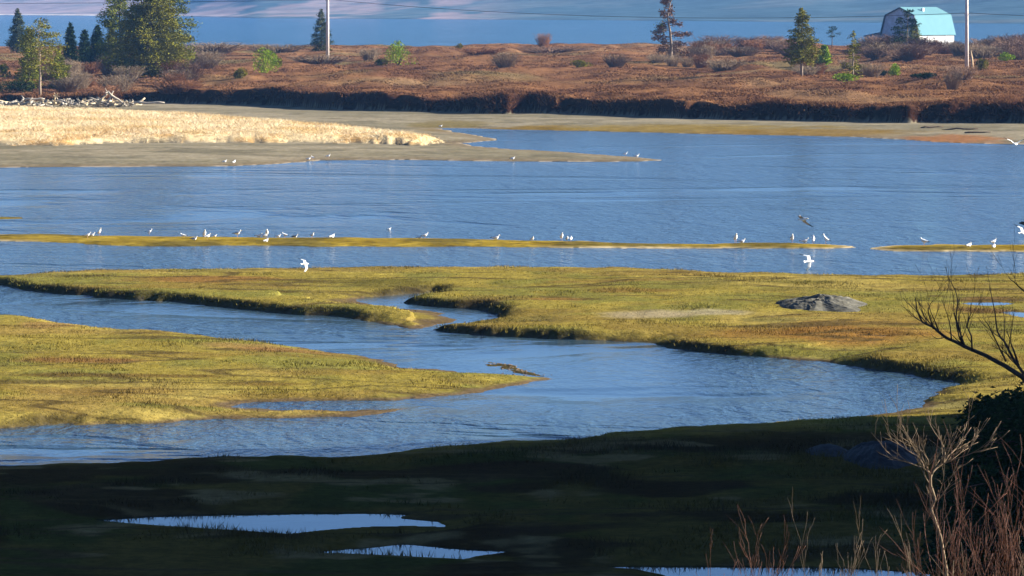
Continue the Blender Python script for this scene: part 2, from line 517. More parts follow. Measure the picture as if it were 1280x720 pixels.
def cover(X, Y, z, zone, edge, bank):
    A = np.zeros(X.shape + (3,))
    big, mid, sm = fbm(X / 14, Y / 14, 101, 3), fbm(X / 4.5, Y / 6, 103, 4), fbm(X / 1.1, Y / 1.5, 107, 3)
    # marsh turf
    c = np.zeros_like(A) + np.array([.212, .167, .035])
    c = lerp(c, [.145, .137, .032], sstep(.48, .66, mid) * .8)
    c = lerp(c, [.30, .225, .060], sstep(.50, .70, big) * .7)
    c = lerp(c, [.150, .095, .028], sstep(.55, .68, fbm(X / 8, Y / 5, 113, 4)) * .5)
    c = lerp(c, [.105, .085, .030], sstep(.58, .72, sm) * .35)
    for px, py, rx, ry, col, k in [
        (1040, 415, 150, 13, (.185, .095, .025), .9), (1100, 402, 90, 5, (.16, .09, .025), .6), (250, 347, 110, 5, (.19, .085, .03), .7),
        (480, 352, 60, 6, (.085, .075, .02), .7), (430, 349, 120, 4, (.10, .085, .02), .6), (820, 392, 75, 5, (.27, .22, .13), .85), (900, 389, 40, 4, (.28, .24, .15), .7),
        (100, 449, 90, 3, (.15, .075, .03), .8), (160, 467, 160, 2.2, (.10, .065, .02), .85), (330, 475, 60, 1.8, (.11, .07, .02), .8), (150, 483, 100, 5, (.17, .105, .03), .6),
        (420, 494, 60, 9, (.13, .07, .028), .9), (490, 492, 50, 7, (.14, .08, .03), .8), (310, 428, 70, 5, (.22, .13, .05), .6), (360, 432, 80, 4, (.20, .10, .04), .6),
        (160, 521, 50, 8, (.10, .06, .028), .9), (35, 522, 45, 6, (.06, .05, .02), .8), (60, 404, 40, 5, (.21, .12, .05), .6), (230, 500, 90, 4, (.13, .13, .03), .6),
        (790, 361, 60, 3, (.15, .09, .025), .7), (1000, 352, 60, 2, (.10, .085, .02), .8), (780, 350, 90, 2.5, (.17, .10, .03), .6), (700, 373, 50, 2.5, (.18, .09, .03), .7),
        (1240, 387, 45, 4, (.10, .055, .025), .8), (1240, 372, 50, 3, (.11, .06, .025), .8), (960, 398, 40, 3, (.10, .09, .03), .6), (1000, 440, 60, 6, (.26, .21, .06), .6),
        (680, 412, 60, 6, (.10, .10, .025), .6), (590, 375, 40, 3, (.15, .09, .03), .6), (1170, 478, 25, 4, (.05, .045, .02), .9), (1190, 495, 35, 7, (.19, .16, .06), .7)]:
        c = lerp(c, col, patch(X, Y, px, py, rx, ry) * k)
    # near turf: the bluff's shade deepened in the colour, mottled green and brown
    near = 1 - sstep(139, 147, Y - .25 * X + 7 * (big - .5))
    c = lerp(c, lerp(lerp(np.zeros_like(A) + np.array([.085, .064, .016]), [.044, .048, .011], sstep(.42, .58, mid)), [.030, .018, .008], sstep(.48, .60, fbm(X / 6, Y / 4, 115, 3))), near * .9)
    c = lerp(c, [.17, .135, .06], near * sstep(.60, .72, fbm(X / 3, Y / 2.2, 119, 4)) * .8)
    # long dark drainage lines in the turf
    ln = np.minimum(np.abs(fbm(X / 22, Y / 7, 127, 3) - .5), np.abs(fbm(X / 30 + 9, Y / 5, 129, 3) - .52))
    c = lerp(c, [.07, .05, .02], (1 - sstep(.005, .022, ln)) * .8)
    # eroded edges: bare peat on the steep banks, wet mud on the gentle shores
    st = 1 - sstep(.5, 1.6, bank)
    c = lerp(c, [.030, .024, .014], st * (1 - sstep(.35, 1.1, edge)) * (.6 + .4 * sm))
    c = lerp(c, [.10, .072, .040], (1 - st) * (1 - sstep(.03, .11, z + .08 * (sm - .5))))
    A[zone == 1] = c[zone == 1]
    # narrow bar
    c2 = lerp(np.zeros_like(A) + np.array([.21, .15, .022]), [.11, .085, .02], sstep(.45, .65, mid))
    c2 = lerp(c2, [.36, .29, .17], (1 - sstep(.02, .07, z)) * sstep(.35, .6, fbm(X / 9, Y / 30, 131, 2)))
    A[zone == 2] = c2[zone == 2]
    # gravel and mud flat
    c3 = lerp(np.zeros_like(A) + np.array([.165, .145, .095]), [.215, .185, .125], sstep(.4, .65, fbm(X / 20, Y / 12, 137, 4)))
    c3 = lerp(c3, [.10, .09, .06], sstep(.56, .68, fbm(X / 5, Y / 5, 139, 3)) * .6)
    c3 = lerp(c3, [.14, .105, .065], (1 - sstep(.05, .22, z)) * .7)
    c3 = lerp(c3, [.36, .30, .22], (1 - sstep(.01, .035, z)) * .7)
    for px, py, rx, ry, col, k in [(800, 158.5, 260, 4, (.17, .115, .02), .8), (1000, 163, 160, 4, (.16, .10, .022), .8), (560, 153, 60, 3, (.13, .10, .03), .7), (1190, 170, 70, 4, (.24, .10, .035), .8), (670, 157, 50, 3, (.14, .09, .02), .8)]:
        c3 = lerp(c3, col, patch(X, Y, px, py, rx, ry) * k)
    A[zone == 3] = c3[zone == 3]
    # straw bank
    c6 = lerp(np.zeros_like(A) + np.array([.55, .43, .24]), [.42, .26, .10], sstep(.5, .7, mid))
    A[zone == 6] = c6[zone == 6]
    # heath: rust-brown dwarf shrubs, bare peat on the face
    c4 = lerp(np.zeros_like(A) + np.array([.178, .088, .040]), [.122, .058, .029], sstep(.45, .68, fbm(X / 9, Y / 18, 149, 4)))
    c4 = lerp(c4, [.225, .13, .064], sstep(.55, .72, fbm(X / 14, Y / 40, 151, 4)) * .8)
    c4 = lerp(c4, [.16, .125, .055], sstep(.58, .75, fbm(X / 30, Y / 50, 157, 3)) * sstep(630, 760, Y) * .8)
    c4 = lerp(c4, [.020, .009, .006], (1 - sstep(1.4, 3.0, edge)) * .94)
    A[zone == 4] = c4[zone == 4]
    # wooded hillside
    c5 = lerp(np.zeros_like(A) + np.array([.075, .062, .028]), [.045, .05, .02], sstep(.4, .65, mid))
    A[zone == 5] = c5[zone == 5]
    A[zone == 0] = np.array([.07, .06, .04])
    return np.clip(A, 0, 1)

# ------------------------------------------------------------------ the ground sheet
inv = np.arange(CAM_Z * FPX / 96.0, CAM_Z * FPX / 505.0, -.72)
rows = np.concatenate([CAM_Z * FPX / inv, np.arange(506, 668, .65), np.arange(670, 1100, 3.5), np.arange(1105, 1420, 9.0), [1500, 1700]])
ud = np.arange(-.165, .1651, 2.4 / FPX)
us = .165 * (1.3 / .165) ** np.linspace(0, 1, 44)[1:]
u = np.concatenate([-us[::-1], ud, us])
Yg = np.repeat(rows[:, None], len(u), 1)
Xg = Yg * u[None, :]
shp = Xg.shape
zz, zone, edge, bank = terrain(Xg.ravel(), Yg.ravel())
XX, YY = Xg.ravel(), Yg.ravel()
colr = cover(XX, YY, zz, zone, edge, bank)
V = np.stack([XX, YY, zz], 1)
nr, nc = shp
idx = np.arange(nr * nc).reshape(shp)
Q = np.stack([idx[:-1, :-1], idx[:-1, 1:], idx[1:, 1:], idx[1:, :-1]], -1).reshape(-1, 4)
zq = zone[Q]
fz = zq.max(1)
def sheet(name, zn, mat):
    q = Q[np.isin(fz, zn)]
    used = np.unique(q)
    m = np.full(len(V), -1)
    m[used] = np.arange(len(used))
    return mesh_quads(name, V[used], m[q], mat, colr[used], smooth=True, kind='structure')
gm = ground_mat('turf', 2.6, .32, .12)
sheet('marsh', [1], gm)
sheet('mudbar', [2], ground_mat('bar_turf', 1.2, .6, .06))
sheet('gravel_flat', [3], ground_mat('gravel', 1.6, .35, .06))
sheet('straw_bank', [6], ground_mat('straw_ground', 1.2, .35, .1))
sheet('heath', [4], ground_mat('heath_ground', .9, .35, .3))
sheet('bluff', [5], ground_mat('hill_ground', 1.2, .5, .3))
sheet('seabed', [0], ground_mat('bed', 1, .3, .05))
gx, gy = np.meshgrid(np.linspace(-150, 150, 120), np.linspace(-90, 97, 90))
hz, _, _, _ = terrain(gx.ravel(), np.where(gy.ravel() < 95, gy.ravel(), gy.ravel()))
hv = np.stack([gx.ravel(), gy.ravel(), hz], 1)
hi = np.arange(gx.size).reshape(gx.shape)
hq = np.stack([hi[:-1, :-1], hi[:-1, 1:], hi[1:, 1:], hi[1:, :-1]], -1).reshape(-1, 4)
mesh_quads('hillside', hv, hq, bpy.data.materials['hill_ground'], cover(hv[:, 0], hv[:, 1], hz, np.full(hz.shape, 5), hz * 0 + 6, hz * 0 + 4), True, 'structure')

# ------------------------------------------------------------------ water
def plane(name, x0, x1, y0, y1, z, mat):
    return mesh_quads(name, [(x0, y0, z), (x1, y0, z), (x1, y1, z), (x0, y1, z)], [(0, 1, 2, 3)], mat, kind='structure')
cx, cy = P(720, 462)
cx2, cy2 = P(560, 500)
wm = water_mat('lagoon_water', (.034, .066, .092), [(1.1, 1, .45, .24), (.4, 1, .35, .42), (.13, 1, .5, .22), (2.6, 1, .6, .12)], .13,
               [(cx, cy, 7.5, 27, .22), (cx2, cy2, 3.2, 7, .4)])
plane('lagoon', -1500, 1500, 97, 1000, 0, wm)
sm_ = water_mat('sea_water', (.004, .045, .075), [(.35, 1, .8, .8), (.1, 1, .8, 1.6)], .1)
sm_.node_tree.nodes['Principled BSDF'].inputs['Specular IOR Level'].default_value = .28
plane('sea', -9000, 9000, 1000, 12000, -.004, sm_)
pm = water_mat('pool_water', (.03, .035, .03), [(1.2, 1, .7, .006)], .02)
for k, pl in POOL_PLAN.items():
    c = pl[:, :2].mean(0)
    g = pl[:, :2] + (pl[:, :2] - c) / np.maximum(np.linalg.norm(pl[:, :2] - c, axis=1, keepdims=True), 1e-6) * (1.2 if k < 4 else 1.0)
    o = mesh_quads('tidal_pool', np.hstack([g, np.full((len(g), 1), POOL_Z[k])]), [list(range(len(g)))], pm, kind='structure')

# ------------------------------------------------------------------ grass
def blades(name, X, Y, n_per, h, w, spread, cfun, label_kind='stuff', lean=.35, rng=RNG):
    z, zn, ed, bk = terrain(X, Y)
    return z, zn, ed, bk

def grow(name, X, Y, Z, colrs, per, h, w, spread, lean=.4, rng=RNG, mat=None):
    n = len(X) * per
    bx = np.repeat(X, per) + rng.normal(0, spread, n)
    by = np.repeat(Y, per) + rng.normal(0, spread, n)
    bz = np.repeat(Z, per) - .02
    hh = np.repeat(np.broadcast_to(h, len(X)), per) * rng.uniform(.5, 1.25, n)
    a = rng.uniform(0, 2 * math.pi, n)
    lx, ly = rng.normal(0, lean, n) * hh, rng.normal(0, lean, n) * hh
    ww = np.repeat(np.broadcast_to(w, len(X)), per) * rng.uniform(.6, 1.4, n) * .5
    dx, dy = np.cos(a) * ww, np.sin(a) * ww
    v = np.stack([np.stack([bx - dx, by - dy, bz], 1), np.stack([bx + dx, by + dy, bz], 1), np.stack([bx + lx, by + ly, bz + hh], 1)], 1).reshape(-1, 3)
    cc = np.repeat(colrs, per, 0) * rng.uniform(.75, 1.25, (n, 1))
    return mesh_quads(name, v, np.arange(3 * n).reshape(n, 3), mat, np.repeat(np.clip(cc, 0, 1), 3, 0), kind='stuff')
bm_ = blade_mat('grass_blades')
def scatter(n, ylo, yhi, uw=.15, rng=RNG):
    Y = np.sqrt(rng.uniform(ylo ** 2, yhi ** 2, n))
    return Y * rng.uniform(-uw, uw, n), Y
x, y = scatter(150000, 112, 262)
z, zn, ed, bk = terrain(x, y)
k = (zn == 1) & (ed > .12) & (z > .12) & ((z > .36) | (y > 142))
x, y, z, zn, ed, bk = (q[k] for q in (x, y, z, zn, ed, bk))
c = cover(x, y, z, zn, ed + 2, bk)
tuft = fbm(x / 3, y / 3, 201, 3)
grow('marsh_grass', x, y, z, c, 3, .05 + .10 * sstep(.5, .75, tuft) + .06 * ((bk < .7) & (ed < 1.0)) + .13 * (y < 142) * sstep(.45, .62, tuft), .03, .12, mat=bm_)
x, y = scatter(130000, 425, 615, .19)
z, zn, ed, bk = terrain(x, y)
k = zn == 6
x, y, z = x[k], y[k], z[k]
c = lerp(np.zeros((len(x), 3)) + np.array([.70, .58, .37]), [.56, .40, .19], sstep(.5, .68, fbm(x / 6, y / 5, 211, 3)))
grow('dry_straw_grass', x, y, z, c, 5, .15 + .42 * fbm(x / 5, y / 5, 217, 3), .045, .4, 1.3, mat=bm_)
# dwarf shrubs that make the heath bristle
Y = 520 + 560 * RNG.uniform(0, 1, 150000) ** 1.5
X = Y * RNG.uniform(-.15, .15, len(Y))
z, zn, ed, bk = terrain(X, Y)
k = (zn == 4) & (ed > .3)
X, Y, z, ed = X[k], Y[k], z[k], ed[k]
c = cover(X, Y, z, np.full(len(X), 4), ed + 2.2, ed * 0 + 4)
grow('heath_shrubs', X, Y, z, c, 4, .06 + .26 * sstep(.4, .72, fbm(X / 5, Y / 12, 223, 3)), .16, .5, 1.5, mat=bm_)

X = RNG.uniform(-85, 85, 26000)
Y = np.interp(X, HFX, HFY) + RNG.uniform(-4, 14, len(X))
z, zn, ed, bk = terrain(X, Y)
lip = fbm(X / 4, Y / 4, 227, 3)
k = (zn == 4) & (ed > .9) & (ed < 5.5) & (lip > .42)
X, Y, z, ed, lip = X[k], Y[k], z[k], ed[k], lip[k]
c = cover(X, Y, z, np.full(len(X), 4), ed + 2.0, ed * 0 + 4)
grow('bank_edge_shrubs', X, Y, z - .25, c, 5, .35 + 1.3 * (lip - .42), .14, .35, .9, mat=bm_)

# ------------------------------------------------------------------ hills across the strait
shore_px = [(-3000, 24), (-400, 19), (0, 18.6), (200, 20), (320, 22.5), (480, 23.5), (640, 24.5), (800, 25.5), (960, 27), (1280, 29.5), (1700, 31), (4000, 34)]
su = np.array([(p - 640) / FPX for p, _ in shore_px])
sY = np.array([CAM_Z * FPX / (q - HORIZ) for _, q in shore_px])
hu = np.linspace(-.45, .45, 620)
hd = np.concatenate([np.linspace(-30, 300, 44), 300 * (3600 / 300) ** np.linspace(0, 1, 34)[1:]])
U, Dd = np.meshgrid(hu, hd)
HY = np.interp(U, su, sY) + Dd + 40 * (fbm(U * 14, U * 0, 301, 3) - .5)
HX = U * HY
cliff = fbm(U * 22, U * 0 + 2, 305, 3)
lowf = 1 - sstep(-.05, .0, U)                        # low pale cliffs to the left, steep wooded ones to the right
hh = 24 * sstep(0, 1000, Dd - 120 * (fbm(HX / 160, HY / 160, 307, 3) - .5)) * (.65 + .7 * cliff) + 95 * sstep(500, 2600, Dd) * (.95 + fbm(HX / 500, HY / 500, 311, 4)) + 3 * (fbm(HX / 120, HY / 120, 313, 3) - .5) * sstep(5, 200, Dd)
hh = np.where(Dd < 0, Dd * .2, np.maximum(hh, 0) + np.minimum(Dd, 30) * .04)
hh = hh.ravel()
pk = sstep(.38, .52, fbm(HX / 60, HY / 300, 317, 4)).ravel() * (1 - sstep(-.02, .006, U)).ravel() + .9 * (1 - sstep(-.11, -.07, U)).ravel()
hc = lerp(np.zeros((len(hh), 3)) + np.array([.05, .085, .10]), [.27, .205, .20], np.clip(pk, 0, 1) * (1 - sstep(26, 60, hh)))
hc = lerp(hc, [.10, .12, .12], sstep(.5, .7, fbm(HX / 120, HY / 120, 331, 4)).ravel() * .7)
hc = lerp(hc, [.50, .44, .38], ((1 - sstep(22, 40, Dd)) * (1 - sstep(-.10, -.06, U))).ravel())
ii = np.arange(hh.size).reshape(U.shape)
mesh_quads('hills', np.stack([HX.ravel(), HY.ravel(), hh], 1), np.stack([ii[:-1, :-1], ii[:-1, 1:], ii[1:, 1:], ii[1:, :-1]], -1).reshape(-1, 4), ground_mat('far_land', .03, .3, 2), hc, True, 'structure')

# air: one even, pale blue haze round everything
hz_m = bpy.data.materials.new('haze')
hz_m.use_nodes = True
nt = hz_m.node_tree
nt.nodes.remove(nt.nodes['Principled BSDF'])
pv = nt.nodes.new('ShaderNodeVolumePrincipled')
pv.inputs['Color'].default_value = (.19, .47, 1.0, 1)
pv.inputs['Density'].default_value = 5.2e-5
nt.links.new(pv.outputs['Volume'], nt.nodes['Material Output'].inputs['Volume'])
g = Geo()
HZTOP = max(float(hh.max()) + 3, 60)
g.box((0, 7000, (HZTOP - 5) / 2), (24000, 14800, HZTOP + 5))
o = g.build('haze', hz_m)
o['kind'] = 'stuff'

# ------------------------------------------------------------------ light
w = bpy.data.worlds.new('World')
scene.world = w
w.use_nodes = True
nt = w.node_tree
sk = nt.nodes.new('ShaderNodeTexSky')
sk.sky_type = 'NISHITA'
sk.sun_disc = False
sk.sun_elevation, sk.sun_rotation = SUN_EL, SUN_AZ
sk.air_density, sk.dust_density, sk.ozone_density = .6, 1.0, 6.0
nt.links.new(sk.outputs['Color'], nt.nodes['Background'].inputs['Color'])
nt.nodes['Background'].inputs['Strength'].default_value = .05
sl = bpy.data.lights.new('sun', 'SUN')
sl.energy, sl.angle, sl.color = 5.0, R(.53), (1, .93, .82)
so = bpy.data.objects.new('sun', sl)
COL.objects.link(so)
so.rotation_euler = (-SUN).to_track_quat('-Z', 'Y').to_euler()
so.location = (60, 20, 80)
vs = scene.view_settings
vs.view_transform, vs.look, vs.gamma, vs.exposure = 'Standard', 'None', 1, 1.9
scene.cycles.use_denoising = True
scene.cycles.max_bounces = 6
scene.cycles.volume_bounces = 0
# ------------------------------------------------------------------ trees
bark = flat_mat('bark', (.10, .075, .055), .9, .0, .4, 3, .05)
pale_bark = flat_mat('pale_dead_bark', (.24, .19, .14), .9, .0, .35, 3, .03)
pine_bark = flat_mat('pale_pine_bark', (.34, .26, .18), .9, .0, .3, 3, .03)
nd_olive = leaf_mat('needles_olive', (.115, .122, .010), (.25, .225, .024))
nd_green = leaf_mat('needles_green', (.09, .115, .009), (.21, .22, .020))
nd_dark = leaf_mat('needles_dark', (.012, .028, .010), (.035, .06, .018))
nd_blue = leaf_mat('needles_grey_green', (.045, .06, .022), (.11, .125, .045))
nd_brown = leaf_mat('needles_dead', (.13, .07, .045), (.27, .16, .11))
nd_bright = leaf_mat('juniper_green', (.15, .25, .012), (.34, .43, .025))

def conifer(label, base, H, Rr, mat, seed, clear=.06, dens=1.0, power=.9, lean=(0, 0), leaf=.33, droop=.25, asym=(0, 0), bmat=None, gaps=.15, group=None, trunk_r=None, name='spruce_tree', top_only=None):
    rng = np.random.default_rng(seed)
    t = thing(name, label, 'tree', base, 0, group)
    g = Geo()
    tr = trunk_r or .018 * H + .05
    n = 9
    wob = rng.normal(0, .012 * H, (n, 2))
    axis = [Vector((lean[0] * (i / (n - 1)) ** 1.3 + wob[i, 0] * (i / n), lean[1] * i / (n - 1) + wob[i, 1] * (i / n), H * i / (n - 1))) for i in range(n)]
    axis[0].z = -.4
    g.tube(axis, [tr * (1 - .93 * i / (n - 1)) for i in range(n)], 8)
    def ax(f):
        q = f * (n - 1)
        i = min(int(q), n - 2)
        return axis[i].lerp(axis[i + 1], q - i)
    C, A = [], []
    f = clear
    while f < .995:
        ell = Rr * (1 - (f - clear) / (1 - clear)) ** power * (1 if f > clear + .08 else .75) + .12
        nb = max(3, int(6 * dens))
        ph = rng.uniform(0, 6.28)
        for k in range(nb):
            if rng.random() < gaps:
                continue
            a = ph + k * 2 * math.pi / nb + rng.normal(0, .25)
            L = ell * rng.uniform(.55, 1.12) * (1 + asym[0] * math.cos(a) + asym[1] * math.sin(a))
            p0 = ax(f)
            dz = rng.normal(.15 - droop * 1.1 * (1 - f), .10)
            tip = p0 + Vector((math.cos(a) * L, math.sin(a) * L, dz * L))
            mid = p0.lerp(tip, .55) + Vector((0, 0, .06 * L))
            if L > .5:
                g.tube([p0, mid, tip], [max(.012, tr * .22 * (1 - f)), .02 + .01 * L * .3, .008], 4, cap=False)
            m = max(6, int(L * 27 * dens))
            for s in np.sqrt(rng.uniform(.04, 1, m)):
                q = p0.lerp(mid, s / .55) if s < .55 else mid.lerp(tip, (s - .55) / .45)
                sp = .10 + .26 * L * (1 - abs(s - .5)) * .7
                C.append((q.x + rng.normal(0, sp), q.y + rng.normal(0, sp), q.z + rng.normal(0, .10 + .05 * L)))
                A.append((math.cos(a) + rng.normal(0, .6), math.sin(a) + rng.normal(0, .6), rng.normal(-.15, .4)))
        f += rng.uniform(.6, 1.3) * .42 / (H * dens) * (1 + .8 * (Rr > 3))
    for _ in range(int(10 * dens)):
        q = ax(rng.uniform(.9, 1.0))
        C.append((q.x + rng.normal(0, .07), q.y + rng.normal(0, .07), q.z + .1))
        A.append((rng.normal(0, .3), rng.normal(0, .3), 1))
    g.build('trunk', bmat or bark, t, True)
    leaves('crown', C, A, leaf, leaf * .55, mat, t, rng)
    return t

def sized(px, py_base, py_top):
    """where a tree's foot stands, and its height from the photo rows"""
    b = hit(px, py_base, 400)
    return b, (b.y * (py_base - py_top) / FPX)

def bush(label, base, w, h, mat, seed, n=700, leaf=.28, name='bush', group=None, spiky=0.0):
    rng = np.random.default_rng(seed)
    t = thing(name, label, 'bush', base, 0, group)
    C, A = [], []
    lobes = [(rng.uniform(-.55, .55) * w / 2, rng.uniform(-.55, .55) * w / 2, rng.uniform(.25, .6) * h, rng.uniform(.35, .6)) for _ in range(6)] + [(0, 0, .55 * h, .5)]
    for i in range(n):
        lx, ly, lz, lr = lobes[rng.integers(len(lobes))]
        d = rng.normal(size=3)
        d /= np.linalg.norm(d)
        r = rng.uniform(.5, 1.0) ** .5 * lr
        z = lz + d[2] * r * h * .75
        if z < .02 or z > h * (1.02):
            z = abs(z) % h
        nr = 1 - spiky * z / h
        C.append((lx * nr + d[0] * r * w * .5 * nr, ly * nr + d[1] * r * w * .5 * nr, z))
        A.append((d[0] * .5, d[1] * .5, .6 + rng.uniform(-.3, .5)))
    g = Geo()
    for k in range(7):
        a = rng.uniform(0, 6.28)
        r = rng.uniform(.1, .35) * w
        g.tube([(0.05 * math.cos(a), .05 * math.sin(a), -.15), (r * .5 * math.cos(a), r * .5 * math.sin(a), h * .4), (r * math.cos(a), r * math.sin(a), h * .75)], [.06, .04, .012], 5)
    g.build('stem', bark, t, True)
    leaves('foliage', C, A, leaf, leaf * .6, mat, t, rng)
    return t

# --- trees, from the left
b, h = sized(22, 66, 11)
conifer('grey-green spruce standing alone near the left end of the heath skyline', b, h, 2.9, nd_blue, 11, dens=1.2, power=.75)
b, h = sized(50, 121, 26)
t = conifer('wide open pine with a bare pale trunk behind the driftwood', b, h, 4.4, nd_olive, 12, clear=.36, dens=1.15, power=.34, bmat=pine_bark, gaps=.42, name='pine_tree', trunk_r=.22, droop=.5, asym=(.15, 0))
b, h = sized(36, 112, 34)
conifer('bushy green spruce just left of the pale-trunked pine', b, h, 2.3, nd_green, 13, dens=1.1, power=.6, gaps=.2)
b, h = sized(74, 110, 62)
conifer('young green spruce at the right foot of the pale-trunked pine', b, h, 2.2, nd_green, 14, dens=1.1, power=.7)
b, h = sized(88, 88, 29)
conifer('slim near-black spruce, the tallest of the dark ones beside the big tree', b, h, 1.7, nd_dark, 15, dens=1.4, power=.7, gaps=.05)
b, h = sized(106, 86, 38)
conifer('short near-black spruce right of the slim one, with a rounded top', b, h, 1.7, nd_dark, 16, dens=1.4, power=.6, gaps=.05)
b, h = sized(122, 88, 32)
conifer('broad dark spruce touching the big olive tree', b, h, 2.1, nd_dark, 17, dens=1.4, power=.65, gaps=.05)
b, h = sized(139, 86, 34)
conifer('yellow-green spruce tip against the left side of the big olive tree', b, h, 1.8, nd_olive, 18, dens=1.3, power=.6)
b, h = sized(150, 94, -14)
conifer('ragged dark spruce with sparse bare limbs reaching left', b, h, 3.8, nd_green, 19, clear=.1, dens=1.35, power=.4, gaps=.33, asym=(-.35, 0))
b, h = sized(190, 96, -20)
conifer('big broad olive-green spruce, the largest tree in the photo', b, h, 7.8, nd_olive, 20, clear=.05, dens=1.45, power=.55, gaps=.12, leaf=.38)
b, h = sized(217, 92, -10)
conifer('wind-swept spruce with layered limbs on the right of the big olive tree', b, h, 3.6, nd_green, 21, clear=.15, dens=1.0, power=.3, gaps=.35, asym=(.3, 0), leaf=.38)
b, h = sized(168, 94, 6)
conifer('dark spruce filling the gap between the ragged and the big olive trees', b, h, 3.4, nd_dark, 22, dens=1.1, power=.5, gaps=.25)
b, h = sized(402, 64, 12)
conifer('grey-green spruce half hidden by the first pale pole', b, h, 2.9, nd_blue, 23, dens=1.1, power=.8, gaps=.2)
b, h = sized(1002, 95, 11)
conifer('tall ragged spruce with dead lower trunk on the right of the heath', b, h, 3.6, nd_olive, 24, clear=.24, dens=1.35, power=.75, bmat=pale_bark, gaps=.18, droop=.45)
b, h = sized(1066, 97, 40)
conifer('thin half-bare spruce with a tufted top', b, h, 2.0, nd_olive, 25, clear=.05, dens=.95, power=.65, bmat=pale_bark, gaps=.48)
b, h = sized(1040, 60, 34)
conifer('small dark storm-bent tree top on the skyline between two spruces', b, h, 2.0, nd_dark, 26, clear=.55, dens=.8, power=.4, gaps=.3)
b, h = sized(1030, 81, 57)
conifer('small bright green spruce behind the tall ragged one', b, h, 1.7, nd_bright, 27, dens=1.5, power=.6, gaps=.05)

# the dead, brown, twisted tree on the skyline
b, h = sized(838, 78, -14)
rng = np.random.default_rng(31)
t = thing('dead_tree', 'dead brown twisted spruce with broken limbs on the skyline', 'tree', b)
g = Geo()
pts = [(0, 0, -.3), (.2, 0, h * .2), (-.1, 0, h * .42), (-.6, 0, h * .62), (0, 0, h * .82), (.9, .1, h * .97)]
pts = [Vector(p) for p in pts]
g.tube(pts, [.32, .27, .22, .17, .1, .03], 7)
C, A = [], []
for f0 in np.linspace(.06, .98, 48):
    i = min(int(f0 * 5), 4)
    p = pts[i].lerp(pts[i + 1], f0 * 5 - i)
    a = rng.choice([0, math.pi]) + rng.normal(0, .7)
    L = (3.6 if f0 < .5 else 2.1) * rng.uniform(.4, 1.1) * (1.1 if .15 < f0 < .45 or f0 > .75 else .8)
    q = p + Vector((math.cos(a) * L, math.sin(a) * L, rng.normal(-.08, .22) * L))
    m = p.lerp(q, .5) + Vector((0, 0, .12 * L))
    g.tube([p, m, q], [.09 * (1.1 - f0) + .03, .05, .015], 5)
    for s in np.sqrt(rng.uniform(.08, 1, int(L * 34))):
        c = p.lerp(q, s)
        C.append((c.x + rng.normal(0, .28), c.y + rng.normal(0, .28), c.z + rng.normal(0, .25)))
        A.append((math.cos(a) + rng.normal(0, .5), rng.normal(0, .5), rng.normal(0, .4)))
g.build('trunk', pale_bark, t, True)
leaves('dead_needles', C, A, .45, .2, nd_brown, t, rng)
C = rng.normal(0, 1, (170, 3)) * np.array([.55, .5, .6]) + np.array([-1.9, 0, h * .47])
o = leaves('crown', C, rng.normal(0, 1, (170, 3)), .4, .2, nd_green, t, rng)
o['label'] = 'last living green tuft'

# --- green bushes
for i, (px, pb, pt, pw, mat, lab, sp) in enumerate([
        (328, 91, 56, 34, nd_bright, 'bright green juniper bush beside the leftmost pole', .35), (346, 83, 70, 12, nd_olive, 'small olive bush at the right side of the bright juniper', .2),
        (497, 82, 49, 34, nd_bright, 'cone-shaped bright green juniper between the pole and the bay', .75), (477, 82, 72, 14, nd_green, 'low green bush touching the cone-shaped juniper', .2),
        (1120, 95, 78, 17, nd_bright, 'small bright juniper on the open heath below the barn', .6), (1105, 94, 87, 12, nd_dark, 'tiny dark bush left of the juniper below the barn', .2),
        (1160, 98, 90, 22, nd_dark, 'wide flat dark bush right of the juniper below the barn', .1), (1147, 97, 92, 18, nd_dark, 'low dark scrub between the juniper and the flat bush', .1),
        (1056, 102, 91, 22, nd_bright, 'low bright green bush at the foot of the thin spruce', .2), (242, 80, 69, 14, nd_green, 'small green bush right of the big olive tree', .2),
        (1257, 76, 64, 18, nd_bright, 'yellow-green bush at the right edge of the heath', .3), (1076, 92, 80, 20, nd_olive, 'olive bush right of the thin spruce', .3),
        (724, 84, 74, 28, nd_olive, 'low olive clump in the middle of the heath', .1), (4, 96, 78, 14, nd_green, 'green bush at the very left end of the heath', .2),
        (20, 116, 100, 40, nd_dark, 'sprawling dark bush above the left end of the driftwood', .1), (573, 62, 54, 9, nd_olive, 'tiny olive bush near the edge of the bay', .2),
        (1227, 88, 73, 14, nd_olive, 'olive bush behind the stub post', .3), (300, 98, 84, 16, nd_olive, 'dull green bush left of the bright juniper', .2)]):
    b = hit(px, pb, 400)
    s = b.y / FPX
    n = int(min(1400, 120 + 90 * pw * (pb - pt) / 40))
    bush(lab, b, pw * s * (1.8 if mat is nd_bright else 1.4), (pb - pt) * s, mat, 300 + i, n, .30, 'juniper_bush' if mat is nd_bright else 'bush', None, sp)

